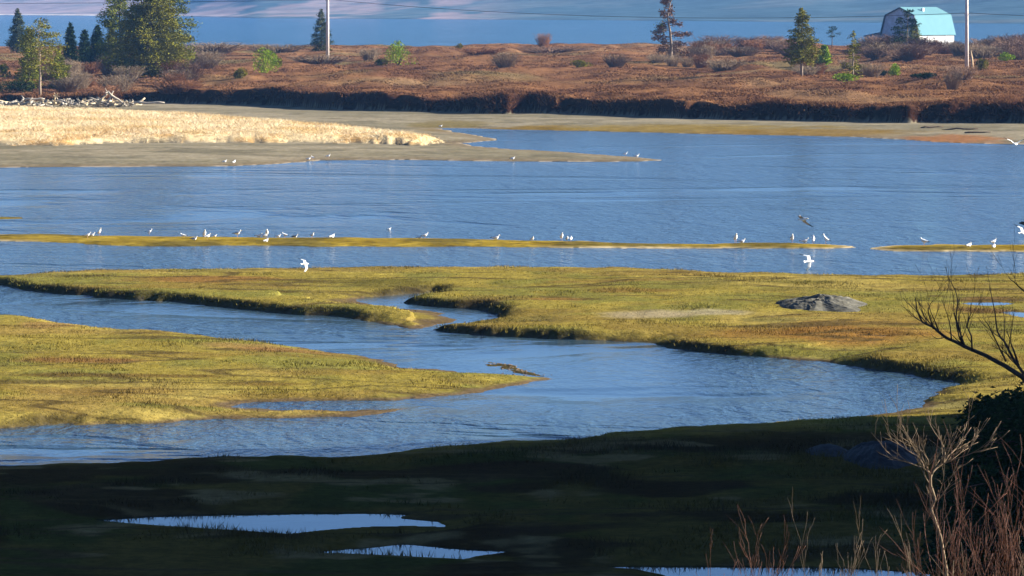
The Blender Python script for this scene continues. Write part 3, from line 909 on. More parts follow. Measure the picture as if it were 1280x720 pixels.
# --- bare shrubs
twig_brown = flat_mat('twig_brown', (.20, .125, .085), .9, .0, .3, 2)
twig_grey = flat_mat('twig_grey', (.235, .175, .115), .9, .0, .3, 2)
twig_rust = flat_mat('twig_rust', (.235, .115, .06), .9, .0, .3, 2)
def twig_mesh(mat, seed, n=150):
    rng = np.random.default_rng(seed)
    g = Geo()
    for k in range(n):
        a, r = rng.uniform(0, 6.28), rng.uniform(.0, .22)
        hgt = rng.uniform(.5, 1.0)
        o = Vector((r * math.cos(a), r * math.sin(a), -.05))
        sp = rng.uniform(.08, .42)
        tip = o + Vector((math.cos(a) * sp, math.sin(a) * sp, hgt))
        mid = o.lerp(tip, .5) + Vector((rng.normal(0, .04), rng.normal(0, .04), .05))
        g.tube([o, mid, tip], [.010, .008, .002], 3, cap=False)
        for _ in range(3):
            f = rng.uniform(.35, .95)
            q = mid.lerp(tip, f)
            g.tube([q, q + Vector((rng.normal(0, .10), rng.normal(0, .10), rng.uniform(.03, .18)))], [.006, .002], 3, cap=False)
    me = g.build('bare_shrub', mat)
    return me
protos = [twig_mesh(mt, 40 + i) for i, mt in enumerate([twig_brown, twig_grey, twig_rust, twig_brown, twig_grey])]
used = [False] * len(protos)
def bare(px, pb, pw, ph, kind, label, group, rng):
    b = hit(px, pb, 400)
    s = b.y / FPX
    if used[kind]:
        o = protos[kind].copy()
        COL.objects.link(o)
    else:
        o = protos[kind]
        used[kind] = True
    o.location = (b.x, b.y, b.z - .05)
    o.rotation_euler = (0, 0, rng.uniform(0, 6.28))
    o.scale = (pw * s / .75, pw * s / .75, ph * s / 1.0)
    tag(o, label, 'shrub', group)
rng = np.random.default_rng(77)
for k in range(26):                               # grey-brown thicket under the big trees
    px = rng.uniform(58, 262)
    bare(px, rng.uniform(88, 116) - (8 if px > 235 else 0), rng.uniform(22, 38), rng.uniform(14, 26), int(rng.choice([0, 1, 1, 2, 4])), 'bare grey-brown shrub in the thicket under the big left-hand trees', 'thicket under the big trees', rng)
for k in range(34):                               # brown thicket on the skyline round the barn
    px = rng.uniform(1075, 1285)
    bare(px, rng.uniform(61, 76), rng.uniform(24, 40), rng.uniform(12, 21), int(rng.choice([0, 0, 3, 1])), 'bare purplish-brown shrub in the thicket round the barn', 'thicket round the barn', rng)
for k in range(20):
    px = rng.uniform(872, 1010)
    bare(px, rng.uniform(58, 72), rng.uniform(24, 38), rng.uniform(10, 17), int(rng.choice([0, 2, 3, 4])), 'bare brown shrub in the low thicket left of the ragged spruce', 'low thicket left of the ragged spruce', rng)
for k in range(10):
    px = rng.uniform(800, 890)
    bare(px, rng.uniform(70, 88), rng.uniform(14, 26), rng.uniform(10, 24), int(rng.choice([1, 2, 4])), 'bare tan shrub round the foot of the dead twisted tree', 'shrubs round the dead tree', rng)
for k in range(12):
    px = rng.uniform(985, 1110)
    bare(px, rng.uniform(80, 97), rng.uniform(16, 30), rng.uniform(9, 20), int(rng.choice([1, 4, 2])), 'bare pale shrub among the spruces in front of the barn', 'shrubs among the front spruces', rng)
for i, (px, pb, pw, ph, k, lab) in enumerate([
        (462, 76, 24, 18, 1, 'see-through grey shrub left of the cone-shaped juniper'), (632, 84, 34, 20, 4, 'rounded grey shrub alone in the middle of the heath'), (690, 66, 80, 9, 0, 'long low brown shrub on the skyline in mid-heath'),
        (600, 68, 60, 10, 2, 'long low rust-brown shrub on the skyline by the bay'), (345, 66, 70, 12, 4, 'low tan shrub on the skyline left of the first pole'), (265, 66, 80, 14, 1, 'low grey shrub on the skyline right of the big olive tree'),
        (680, 60, 16, 20, 2, 'tall sparse twig shrub sticking up into the blue of the bay'), (1204, 100, 30, 20, 0, 'dark brown shrub at the foot of the second pole'), (1190, 112, 20, 24, 4, 'thin pale twig shrub in front of the second pole'),
        (1260, 140, 34, 20, 2, 'rust-brown shrub hanging over the right end of the peat bank'), (220, 122, 60, 18, 2, 'rust-brown shrub leaning over the left end of the peat bank'), (128, 122, 36, 16, 2, 'reddish shrub right behind the driftwood'),
        (770, 84, 26, 18, 4, 'pale tan shrub left of the dead twisted tree'), (905, 88, 40, 16, 4, 'pale straw-coloured shrub right of the dead twisted tree'), (400, 80, 60, 12, 4, 'low grey-tan shrub at the foot of the first pole')]):
    bare(px, pb, pw, ph, k, lab, None, rng)

# --- spruces on the bluff to the right: they throw the long shadow over the near marsh
rng = np.random.default_rng(5)
first = conifer('dark spruce on the wooded bluff outside the right edge', (54, 150, ground_z(54, 150)), 11, 3.2, nd_dark, 91, dens=.8, group='spruces on the bluff', leaf=.6)
for x, y, sc in [(58, 161, 1.1), (50, 160, .8), (63, 157, 1.2), (66, 164, .9), (59, 150, 1.15), (47, 153, .75), (70, 152, 1.2), (61, 142, 1.1), (53, 146, .9), (66, 136, 1.1), (72, 145, 1.2), (58, 132, 1.0), (64, 122, 1.1), (70, 112, 1.2), (62, 108, 1.0)]:
    o = copy_tree(first)
    y -= 6
    o.location = (x, y, ground_z(x, y) - .1)
    o.scale = (sc, sc, sc)
    o.rotation_euler = (0, 0, rng.uniform(0, 6.28))

# ------------------------------------------------------------------ poles and wires
pole_wood = flat_mat('weathered_pole', (.60, .52, .46), .85, .05, .18, 1.5, .01)
grey_metal = flat_mat('grey_metal', (.30, .31, .32), .5, .4, .1, 5)
porc = flat_mat('insulator_glaze', (.35, .28, .22), .3, .5, .1, 5)
def pole(label, px, pb, wire_py, lean=0.0):
    b = hit(px, pb, 400)
    wz = at_dist(px, wire_py, b.y).z - b.z
    t = thing('utility_pole', label, 'utility pole', b, 0, None)
    g = Geo()
    H = wz + 4.6
    g.tube([(0, 0, -.5), (lean * .5, 0, H * .5), (lean, 0, H)], [.37, .33, .27], 12)
    g.build('pole', pole_wood, t, True)
    g = Geo(); g.box((lean, -.36, H - .5), (2.4, .12, .16)); g.build('crossarm', pole_wood, t)
    for x in (-1, 1):
        g = Geo()
        g.tube([(lean + x * .28, 0, wz - .1), (lean + x * .42, 0, wz - .04), (lean + x * .42, 0, wz + .06), (lean + x * .42, 0, wz + .2)], [.03, .05, .10, .03], 8)
        g.build('insulator', porc, t, True)
    return b + Vector((lean + .42, 0, wz + .18)), b + Vector((lean - .42, 0, wz + .18))
p1r, p1l = pole('pale wooden utility pole in front of the half-hidden spruce', 409.5, 76, 0.5, .05)
p2r, p2l = pole('pale wooden utility pole right of the barn', 1208.5, 85, 17.5, -.12)
wire_m = flat_mat('cable', (.05, .05, .06), .6, .3, .1, 5)
def wire(label, a, b, sag):
    g = Geo()
    n = 40
    g.tube([a.lerp(b, i / n) - Vector((0, 0, sag * 4 * (i / n) * (1 - i / n))) for i in range(n + 1)], [.045] * (n + 1), 5)
    tag(g.build('overhead_wire', wire_m), label, 'wire')
wire('thin dark overhead wire sagging between the two pale poles', p1r, p2l, 2.2)
far = Vector((p1l.x - 170, p1l.y + 15, p1l.z + .1))
wire('thin dark overhead wire running left from the first pole', far, p1l, .9)
wire('thin dark overhead wire running right from the second pole', p2r, p2r + Vector((150, -10, .3)), 2.0)
# the next pole of the line, beyond the left edge
o = thing('utility_pole', 'pale wooden utility pole beyond the left edge that carries the far end of the wire', 'utility pole', (far.x, far.y, ground_z(far.x, far.y)))
g = Geo(); g.tube([(0, .3, -.5), (0, .3, far.z - o.location.z + 1)], [.33, .26], 10); g.build('pole', pole_wood, o, True)
b = hit(1215.5, 87, 400)
s = b.y / FPX
g = Geo(); g.tube([(0, 0, -.4), (-.1, 0, 12 * s), (-.3, 0, 24 * s)], [.27, .22, .05], 8)
o = g.build('stub_post', flat_mat('tan_post', (.50, .36, .22), .9, .0, .2, 2), None, True)
o.location = b
tag(o, 'short pointed tan stub post just right of the second pole', 'post')

# ------------------------------------------------------------------ barn
white = flat_mat('white_paint', (.80, .80, .78), .7, .3, .06, .6)
def roof_mat():
    m, nt, bb = new_mat('blue_sheet_roof', .85, .08)
    v = objcoord(nt)
    f = noise(nt, .5, 3, .6, v)
    nt.links.new(ramp(nt, f, [(.3, (.105, .225, .255)), (.7, (.112, .24, .272))]), bb.inputs['Base Color'])
    wv = N(nt, 'ShaderNodeTexWave', wave_type='BANDS', bands_direction='Y')
    wv.inputs['Scale'].default_value = 1.0
    nt.links.new(v, wv.inputs['Vector'])
    bump(nt, bb, wv.outputs['Fac'], .3, .04)
    return m
roof_m = roof_mat()
grey_wall = flat_mat('weathered_boards', (.42, .43, .44), .85, .0, .2, 1.0)
dark_glass = flat_mat('dark_glass', (.03, .035, .04), .1, .5, .1, 3)
b = hit(1148.5, 59, 700, 1060)
BA = R(42)
nrm = Vector((math.cos(BA), -math.sin(BA), 0))      # the lit long side looks this way
tdir = Vector((math.sin(BA), math.cos(BA), 0))      # along the ridge, away from us
s = b.y / FPX
BW, BL = 43 * s / math.cos(BA), 50 * s / math.sin(BA)
RH, BH, EH = 50 * s, 40.5 * s, 17.5 * s
t = thing('barn', 'white barn with a pale blue gambrel roof on the skyline', 'barn', b + Vector((0, 0, -.2)), 0)
t.rotation_euler = (0, 0, math.atan2(nrm.y, nrm.x))   # local +X = nrm, local +Y = tdir
inset = 1.25
prof = [(0, 0), (0, EH), (-inset, BH), (-BW / 2, RH), (-BW + inset, BH), (-BW, EH), (-BW, 0)]
g = Geo()
n = len(prof)
pr = [(x * .999 - .03, z - .06 if z > 1 else z - .6) for x, z in prof]
g.add([(x, 0, z) for x, z in pr] + [(x, BL, z) for x, z in pr], [tuple(range(n)), tuple(range(2 * n - 1, n - 1, -1)), (0, n, n + 1, 1), (n - 1, n - 2, 2 * n - 2, 2 * n - 1)])
g.build('wall', white, t)
g = Geo(); g.add([(x, -.03, z) for x, z in pr] + [(x, -.012, z) for x, z in pr], [tuple(range(n)), tuple(range(2 * n - 1, n - 1, -1))] + [(i, i + n, (i + 1) % n + n, (i + 1) % n) for i in range(n)])
g.build('gable_wall', flat_mat('shaded_gable_boards', (.40, .50, .60), .85, .2, .2, 1.2), t)  # gable's shade put into the colour: darker, bluer than the white walls
ov, th = .3, .14
rf = [(.22, EH - .35), (-inset + .03, BH + .05), (-BW / 2, RH + .08), (-BW + inset - .03, BH + .05), (-BW - .22, EH - .35)]
g = Geo()
for i in range(4):
    (x0, z0), (x1, z1) = rf[i], rf[i + 1]
    d = Vector((x1 - x0, 0, z1 - z0)).normalized()
    up = Vector((d.z, 0, -d.x)) * (th if i < 4 else 0)
    up = up if up.z > 0 or (i in (0,)) and up.x > 0 else -up
    if i == 3: up = Vector((-abs(up.x), 0, abs(up.z)))
    q = [Vector((x0, -ov, z0)), Vector((x1, -ov, z1)), Vector((x1, BL + ov, z1)), Vector((x0, BL + ov, z0))]
    g.add(q + [v + up for v in q], [(0, 1, 2, 3), (7, 6, 5, 4), (0, 4, 5, 1), (1, 5, 6, 2), (2, 6, 7, 3), (3, 7, 4, 0)])
ro = g.build('roof', roof_m, t)
g = Geo(); g.box((-BW / 2 + 2.2, BL * .42, RH - .55), (.6, .6, 1.0)); g.build('roof_vent', white, ro)
trim = flat_mat('dark_blue_trim', (.05, .10, .15), .6, .3, .1, 2)
g = Geo()
for i in range(4):
    (x0, z0), (x1, z1) = rf[i], rf[i + 1]
    g.tube([(x0, -ov - .06, z0 - .05), (x1, -ov - .06, z1 - .05)], [.16, .16], 4)
g.build('gable_trim', trim, t)
for yy in (BL * .42,):
    g = Geo(); g.box((.02, yy, EH - 1.0), (.10, .9, .7)); f = g.build('window_frame', white, t)
    g = Geo(); g.box((.06, yy, EH - 1.0), (.06, .6, .45)); g.build('pane', dark_glass, f)
g = Geo(); g.box((-BW / 2 + .6, -.05, EH * .42 - .3), (3.4, .12, EH * .84)); d = g.build('door', grey_wall, t)
g = Geo(); g.box((-BW / 2, -.05, BH - 1.0), (1.3, .10, 1.5)); f = g.build('loft_window', grey_wall, t)
g = Geo(); g.box((-BW / 2, -.10, BH - 1.0), (1.0, .08, 1.2)); g.build('pane', dark_glass, f)
g = Geo(); g.box((.03, BL * .78, EH - 1.25), (.10, 1.1, 2.0)); d2 = g.build('door', grey_wall, t)
g = Geo(); g.box((-.0, BL / 2, EH - .42), (.10, BL - .1, .14)); g.build('eave_trim', trim, t)
# lean-to on the far long side
LW, L0, L1 = 5.6, 3.7, 2.7
g = Geo()
x0, x1 = -BW - .05, -BW - LW
g.add([(x0, 1, -.6), (x1, 1, -.6), (x1, 1, L1), (x0, 1, L0), (x0, 8, -.6), (x1, 8, -.6), (x1, 8, L1), (x0, 8, L0)], [(0, 1, 2, 3), (4, 7, 6, 5), (1, 5, 6, 2), (3, 2, 6, 7), (0, 3, 7, 4)])
lt = g.build('lean_to', grey_wall, t)
g = Geo()
q = [(x0, .7, L0 + .03), (x1 - .4, .7, L1 - .04), (x1 - .4, 8.3, L1 - .04), (x0, 8.3, L0 + .03)]
g.add(q + [(a, c, z + .22) for a, c, z in q], [(0, 1, 2, 3), (7, 6, 5, 4), (0, 4, 5, 1), (1, 5, 6, 2), (2, 6, 7, 3), (3, 7, 4, 0)])
g.build('lean_to_roof', trim, lt)
# wind-broken tree before the gable
b = hit(1131, 61, 700, 1030)
b.y -= 6
b.z = ground_z(b.x, b.y)
conifer('half-dead dark spruce with grey limbs in front of the barn gable', b, b.y * 51 / FPX, 4.1, nd_dark, 61, clear=.25, dens=.85, power=.45, gaps=.35, bmat=pale_bark, asym=(-.2, 0), leaf=.45)
b = hit(1141, 62, 700, 1030)
b.y -= 4
conifer('olive spruce at the right corner of the barn gable', b, b.y * 30 / FPX, 2.3, nd_olive, 62, dens=1.0, power=.5, gaps=.25)
for i, px in enumerate((1163, 1172, 1180, 1190, 1196)):
    bare(px, 63, 12, 13, 4, 'pale leafless shrub against the white barn wall', 'shrubs along the barn wall', rng)

# ------------------------------------------------------------------ driftwood
drift = [flat_mat('driftwood_silver', (.40, .35, .28), .9, .0, .3, 2, .02), flat_mat('driftwood_grey', (.22, .20, .17), .9, .0, .3, 2, .02), flat_mat('driftwood_tan', (.55, .44, .28), .9, .0, .25, 2, .02)]
rng = np.random.default_rng(9)
base_y = 598.0
def log(label, x, y, z, L, r, yaw, tilt, mat, roots=True, group=None):
    t = thing('driftwood_log', label, 'driftwood', (x, y, z), yaw, group)
    g = Geo()
    d = Vector((math.cos(tilt), 0, math.sin(tilt)))
    n = 6
    g.tube([d * (L * (i / (n - 1) - .5)) + Vector((0, rng.normal(0, .05), rng.normal(0, .06))) for i in range(n)], [r * (1 - .45 * i / (n - 1)) * rng.uniform(.85, 1.15) for i in range(n)], 7)
    g.build('stem', mat, t, True)
    if roots:
        g = Geo()
        for k in range(6):
            a = k * 1.05 + rng.uniform(-.3, .3)
            e = -d * (L * .5)
            g.tube([e, e + Vector((-.25, math.cos(a) * r * 2.2, math.sin(a) * r * 2.2)), e + Vector((-.2 - rng.uniform(0, .4), math.cos(a) * r * 3.6, math.sin(a) * r * 3.6))], [r * .5, r * .3, r * .08], 5)
        g.build('root', mat, t, True)
s = base_y / FPX
for k in range(80):
    px = rng.uniform(-12, 172)
    x = (px - 640) * s
    y = base_y + rng.uniform(-3, 3) + 3.0
    lev = rng.random() ** 1.2
    z = ground_z(x, y) + .25 + lev * (.75 if px > 60 else .55)
    log('weathered grey driftwood log in the heap along the back of the straw bank', x, y, z, rng.uniform(1.0, 3.4), rng.uniform(.10, .24), rng.uniform(0, 6.28), rng.normal(0, .22), drift[int(rng.integers(3))], rng.random() < .45, 'driftwood heap')
for px, py, L, yaw, tilt, m, lab in [
        (43, 124, 3.0, .1, .02, 0, 'bright bleached log lying level at the foot of the pale-trunked pine'), (82, 127.5, 1.6, 2, .2, 0, 'small bright white driftwood stump in front of the heap'),
        (128, 123, 2.4, .2, .8, 2, 'tan driftwood log standing tilted up at the crest of the heap'), (146, 123.5, 3.4, .3, -.6, 0, 'long pale driftwood pole leaning down to the right'),
        (138, 121, 2.0, .1, 1.15, 0, 'pale driftwood spike standing nearly upright'), (172, 127, 2.4, .2, .4, 2, 'tan root plate at the right end of the heap'), (187, 128.5, 4.5, .05, 0, 0, 'lone pale log lying right of the heap under the peat bank')]:
    p = at_dist(px, py, base_y + .5)
    log(lab, p.x, p.y, max(p.z, ground_z(p.x, p.y) + .1), L, .2, yaw, tilt, drift[m], True)
# sticks stranded on the mud flat below the right end of the bank
for i, (px, py, L, lab) in enumerate([(1200, 162.5, 4.5, 'dark stranded branch on the mud flat'), (1222, 166.5, 3.2, 'dark stranded stick on the mud flat below the branch'), (1165, 160, 3.0, 'grey stranded stick nearest the foot of the peat bank')]):
    p = hit(px, py)
    log(lab, p.x, p.y, p.z + .12, L, .12, .15 * i, .03, bark, False)

# ------------------------------------------------------------------ rocks
def rock(label, px, py, rx, ry, h, seed, mat, name='rock', stretch=1.0):
    c = hit(px, py)
    bm_n = 64
    th = np.linspace(0, 2 * math.pi, bm_n, endpoint=False)
    rr = np.linspace(0, 1, 22)
    T, Rr = np.meshgrid(th, rr)
    x, y = np.cos(T) * Rr * rx, np.sin(T) * Rr * ry
    wob = 1 + .5 * (fbm(np.cos(T) * 2 + seed, np.sin(T) * 2 + seed, seed, 3) - .5)
    x, y = x * wob, y * wob
    z = h * (1 - Rr ** 1.6) * (1 + 1.0 * (fbm(x * .9 + seed, y * .9, seed, 4) - .5)) + .28 * h * (np.abs(fbm(x * 1.7, y * 2.2 + 3, seed + 5, 3) - .5) * -3 + .3) * (1 - Rr ** 3) - .12 * Rr ** 3
    i = np.arange(T.size).reshape(T.shape)
    i2 = np.roll(i, -1, 1)
    o = mesh_quads(name, np.stack([x.ravel(), y.ravel(), z.ravel()], 1), np.stack([i[:-1], i2[:-1], i2[1:], i[1:]], -1).reshape(-1, 4), mat, smooth=False)
    o.location = c
    return tag(o, label, 'rock')
rock_grey = flat_mat('grey_rock', (.11, .105, .085), .9, .0, .5, 1.8, .12)
rock_dark = flat_mat('dark_rock', (.022, .021, .022), .8, .3, .4, 1.2, .1)
rock('low grey ledge of rock rising from the sunlit marsh', 1027, 381, 2.6, 4.2, .42, 3, rock_grey)
rock('dark blue-grey boulder on the shaded marsh beside the bare shrubs', 1098, 574, 1.45, 3.0, .6, 8, rock_dark)
rock('flat dark rock left of the shaded boulder', 1035, 566, 1.0, 1.8, .22, 12, rock_dark)
# pebble bar at the tip of the tongue: countless stones
rng = np.random.default_rng(14)
vs, qs = [], []
cube = np.array([(-1, -1, -.6), (1, -1, -.6), (1, 1, -.6), (-1, 1, -.6), (-.7, -.6, .25), (.6, -.7, .25), (.7, .6, .25), (-.6, .7, .25)])
cq = np.array([(0, 3, 2, 1), (4, 5, 6, 7), (0, 1, 5, 4), (1, 2, 6, 5), (2, 3, 7, 6), (3, 0, 4, 7)])
for k in range(110):
    f = rng.random()
    px = 608 + 56 * f + rng.normal(0, 5)
    py = 453 + 12 * f + rng.normal(0, 2.6)
    if k % 6 == 0:
        px, py = rng.uniform(610, 690), rng.uniform(466, 476)
    x, y = P(px, py)
    r = rng.uniform(.03, .075)
    a = rng.uniform(0, 6.28)
    M = np.array([[math.cos(a), -math.sin(a), 0], [math.sin(a), math.cos(a), 0], [0, 0, 1]])
    vs.append((cube * r * rng.uniform(.7, 1.3, 3)) @ M.T + (x, y, ground_z(x, y) if k % 6 else .0))
    qs.append(cq + 8 * k)
mesh_quads('pebbles', np.concatenate(vs), np.concatenate(qs), flat_mat('wet_stone', (.13, .085, .055), .9, .4, .5, 3), kind='stuff')

# ------------------------------------------------------------------ gulls
g_white = flat_mat('gull_white', (.82, .82, .80), .8, .1, .04, 5)
g_grey = flat_mat('gull_grey_mantle', (.36, .38, .41), .8, .1, .1, 5)
g_dark = flat_mat('gull_dark_brown', (.06, .055, .055), .8, .1, .2, 5)
g_tip = flat_mat('gull_black_tip', (.02, .02, .02), .8, .1, .1, 5)
g_bill = flat_mat('gull_bill', (.65, .42, .06), .5, .3, .1, 5)
g_leg = flat_mat('gull_leg', (.50, .28, .22), .6, .3, .1, 5)
def loft(g, rings, n=10, mi=0):
    """rings: (x, z, half height, half width)"""
    vs = [(x, math.sin(2 * math.pi * k / n) * w, z + math.cos(2 * math.pi * k / n) * hh) for x, z, hh, w in rings for k in range(n)]
    fs = [(i * n + k, i * n + (k + 1) % n, (i + 1) * n + (k + 1) % n, (i + 1) * n + k) for i in range(len(rings) - 1) for k in range(n)]
    fs += [tuple(range(n)), tuple((len(rings) - 1) * n + k for k in reversed(range(n)))]
    g.add(vs, fs, mi)
BODY = {
    'stand': [(-.30, .25, .008, .03), (-.22, .26, .03, .05), (-.12, .275, .075, .08), (.0, .29, .10, .095), (.10, .315, .095, .085), (.16, .36, .07, .06), (.185, .405, .05, .048), (.20, .445, .052, .048), (.225, .455, .042, .04), (.25, .452, .02, .02)],
    'tall': [(-.24, .20, .008, .03), (-.18, .22, .03, .05), (-.10, .26, .08, .08), (-.01, .31, .105, .095), (.06, .37, .09, .08), (.09, .43, .062, .055), (.10, .49, .045, .042), (.115, .535, .05, .045), (.14, .545, .04, .038), (.165, .54, .02, .02)],
    'rest': [(-.30, .13, .008, .03), (-.22, .14, .03, .05), (-.12, .145, .085, .09), (.0, .145, .11, .105), (.10, .165, .10, .09), (.155, .21, .07, .06), (.175, .25, .052, .048), (.19, .285, .05, .048), (.215, .292, .042, .04), (.24, .29, .02, .02)]}
def gull_mesh(kind, mantle):
    rings = BODY[kind]
    g = Geo()
    loft(g, rings, 10, 0)
    hx, hz_ = rings[-1][0], rings[-1][1]
    g.tube([(hx - .01, 0, hz_), (hx + .045, 0, hz_ - .008), (hx + .06, 0, hz_ - .025)], [.016, .012, .003], 5, 3)
    for sy in (-1, 1):
        g.tube([(hx - .045, sy * .036, hz_ + .016), (hx - .045, sy * .044, hz_ + .016)], [.009, .006], 5, 2)
        # folded wing: a shallow shell lying on the flank, dark tip past the tail
        w = [(r[0], r[1] + r[2] * .25, r[3]) for r in rings[:6]]
        vs, fs = [], []
        for x, z, hw in w:
            vs += [(x, sy * (hw * .35), z + .055), (x, sy * (hw + .012), z + .02), (x, sy * (hw + .004), z - .03)]
        for i in range(len(w) - 1):
            for k in range(2):
                fs.append((i * 3 + k, i * 3 + k + 1, i * 3 + k + 4, i * 3 + k + 3))
        g.add(vs, fs, 1)
        x, z, hw = w[0]
        g.tube([(x + .04, sy * .03, z + .02), (x - .06, sy * .015, z + .015), (x - .13, sy * .01, z + .005)], [.02, .016, .004], 5, 2)
        if kind != 'rest':
            zb = rings[3][1] - rings[3][2]
            g.tube([(-.01, sy * .04, zb + .03), (.0, sy * .04, zb * .5), (-.005, sy * .04, 0)], [.011, .007, .006], 5, 4)
            g.add([(-.02, sy * .04, .004), (.05, sy * .04 - .025, .004), (.06, sy * .04, .006), (.05, sy * .04 + .025, .004)], [(0, 1, 2, 3)], 4)
    return g.build('gull', [g_white, mantle, g_tip, g_bill, g_leg], None, True)
def fly_mesh(mantle, bodym, up, sweep, fold=0.0):
    g = Geo()
    loft(g, [(-.30, .0, .008, .07), (-.2, .0, .03, .06), (-.08, 0, .075, .08), (.06, .005, .085, .085), (.16, .02, .065, .06), (.21, .03, .05, .048), (.255, .03, .04, .038), (.28, .026, .02, .02)], 10, 0)
    g.tube([(.275, 0, .024), (.33, 0, .012)], [.015, .004], 5, 3)
    o = g.build('gull', [bodym, mantle, g_tip, g_bill, g_leg], None, True)
    for sy, a in ((-1, up[0]), (1, up[1])):
        g = Geo()
        # wing: shoulder, wrist, tip with chord and thickness
        sec = [(.06, 0.05, .02, .20), (.10, .33, .02 + .33 * math.sin(a[0]), .19), (.02 - sweep * .5, .55, .02 + .33 * math.sin(a[0]) + .25 * math.sin(a[1]), .14), (-.10 - sweep, .74, .02 + .33 * math.sin(a[0]) + .45 * math.sin(a[1]), .03)]
        vs, fs = [], []
        for x, y, z, c in sec:
            y = y * math.cos(a[0]) if y < .4 else .33 * math.cos(a[0]) + (y - .33) * math.cos(a[1])
            vs += [(x + c * .4, sy * y, z), (x, sy * y, z + .018), (x - c * .6, sy * y, z), (x, sy * y, z - .012)]
        for i in range(3):
            for k in range(4):
                fs.append((i * 4 + k, i * 4 + (k + 1) % 4, i * 4 + 4 + (k + 1) % 4, i * 4 + 4 + k))
        fs += [(0, 1, 2, 3), (12, 15, 14, 13)]
        g.add(vs, fs, 0)
        g.m[-6:-2] = [1] * 4
        g.build('wing', [mantle, g_tip], o)
    return o
GP = {(k, c): gull_mesh(k, g_grey if c == 'grey' else g_white if c == 'white' else g_dark) for k in BODY for c in ('white', 'grey', 'dark')}
gp_used = set()
GS = .92
def gull(px, py, kind, c, label, group, facing, sc=1.0, afloat=False):
    b = hit(px, py)
    if (kind, c) in gp_used:
        o = GP[(kind, c)].copy()
        COL.objects.link(o)
    else:
        o = GP[(kind, c)]
        gp_used.add((kind, c))
    o.location = (b.x, b.y, b.z - (.05 if afloat else 0))
    o.rotation_euler = (0, 0, facing)
    o.scale = (GS * sc * .92, GS * sc * 1.2, GS * sc * 1.08)
    tag(o, label, 'gull', group)
ORD = ['first', 'second', 'third', 'fourth', 'fifth', 'sixth', 'seventh', 'eighth', 'ninth', 'tenth', 'eleventh', 'twelfth', 'thirteenth', 'fourteenth', 'fifteenth', 'sixteenth', 'seventeenth', 'eighteenth', 'nineteenth', 'twentieth',
       'twenty-first', 'twenty-second', 'twenty-third', 'twenty-fourth', 'twenty-fifth', 'twenty-sixth', 'twenty-seventh', 'twenty-eighth', 'twenty-ninth', 'thirtieth']
bar_gulls = [(109.5, 299, 'stand', 'white', .3, 1), (115, 296.5, 'rest', 'white', .1, 1), (124.5, 295.5, 'tall', 'white', -.6, 1), (186.5, 294.5, 'stand', 'white', .2, .95), (229, 297, 'rest', 'white', 2.9, .95), (243, 301.5, 'rest', 'grey', .1, 1),
             (255.5, 298.5, 'tall', 'white', -1.2, 1.05), (259.5, 300.5, 'stand', 'white', .6, 1), (268.5, 297, 'rest', 'white', .2, .7), (297, 297, 'stand', 'grey', .2, 1.1), (324, 297.5, 'rest', 'white', .1, 1), (330, 297.5, 'rest', 'white', 3.0, 1),
             (333.5, 297.5, 'tall', 'white', -1.4, 1.05), (332.5, 304, 'rest', 'white', .8, .95), (348, 297.5, 'rest', 'white', .2, .85), (356, 298, 'stand', 'white', 3.0, .85), (369, 298, 'rest', 'dark', 0, .9), (390, 298.5, 'stand', 'white', -.8, .9), (415, 298.5, 'rest', 'white', .8, 1.05),
             (525, 299, 'rest', 'white', .1, .8), (531.5, 299, 'stand', 'white', .4, .95), (620, 300.5, 'rest', 'white', .1, 1.2), (665, 301, 'rest', 'white', -1, .9), (702, 301.5, 'tall', 'white', -1.2, 1), (708.5, 303, 'stand', 'white', -1.3, .85), (713.5, 303, 'stand', 'white', 1.4, .85),
             (919.5, 304, 'tall', 'white', -1.2, 1.15), (927.5, 304.5, 'rest', 'white', .2, 1.05)]
what = {'stand': 'gull standing', 'tall': 'gull upright with raised head', 'rest': 'gull sitting low'}
colw = {'white': 'white', 'grey': 'grey-backed', 'dark': 'dark-backed'}
for i, (px, py, kd, c, fc, sc) in enumerate(bar_gulls):
    gull(px, py, kd, c, f'{colw[c]} {what[kd]}, {ORD[i]} from left on the long bar', 'gulls on the long mud bar', fc, sc)
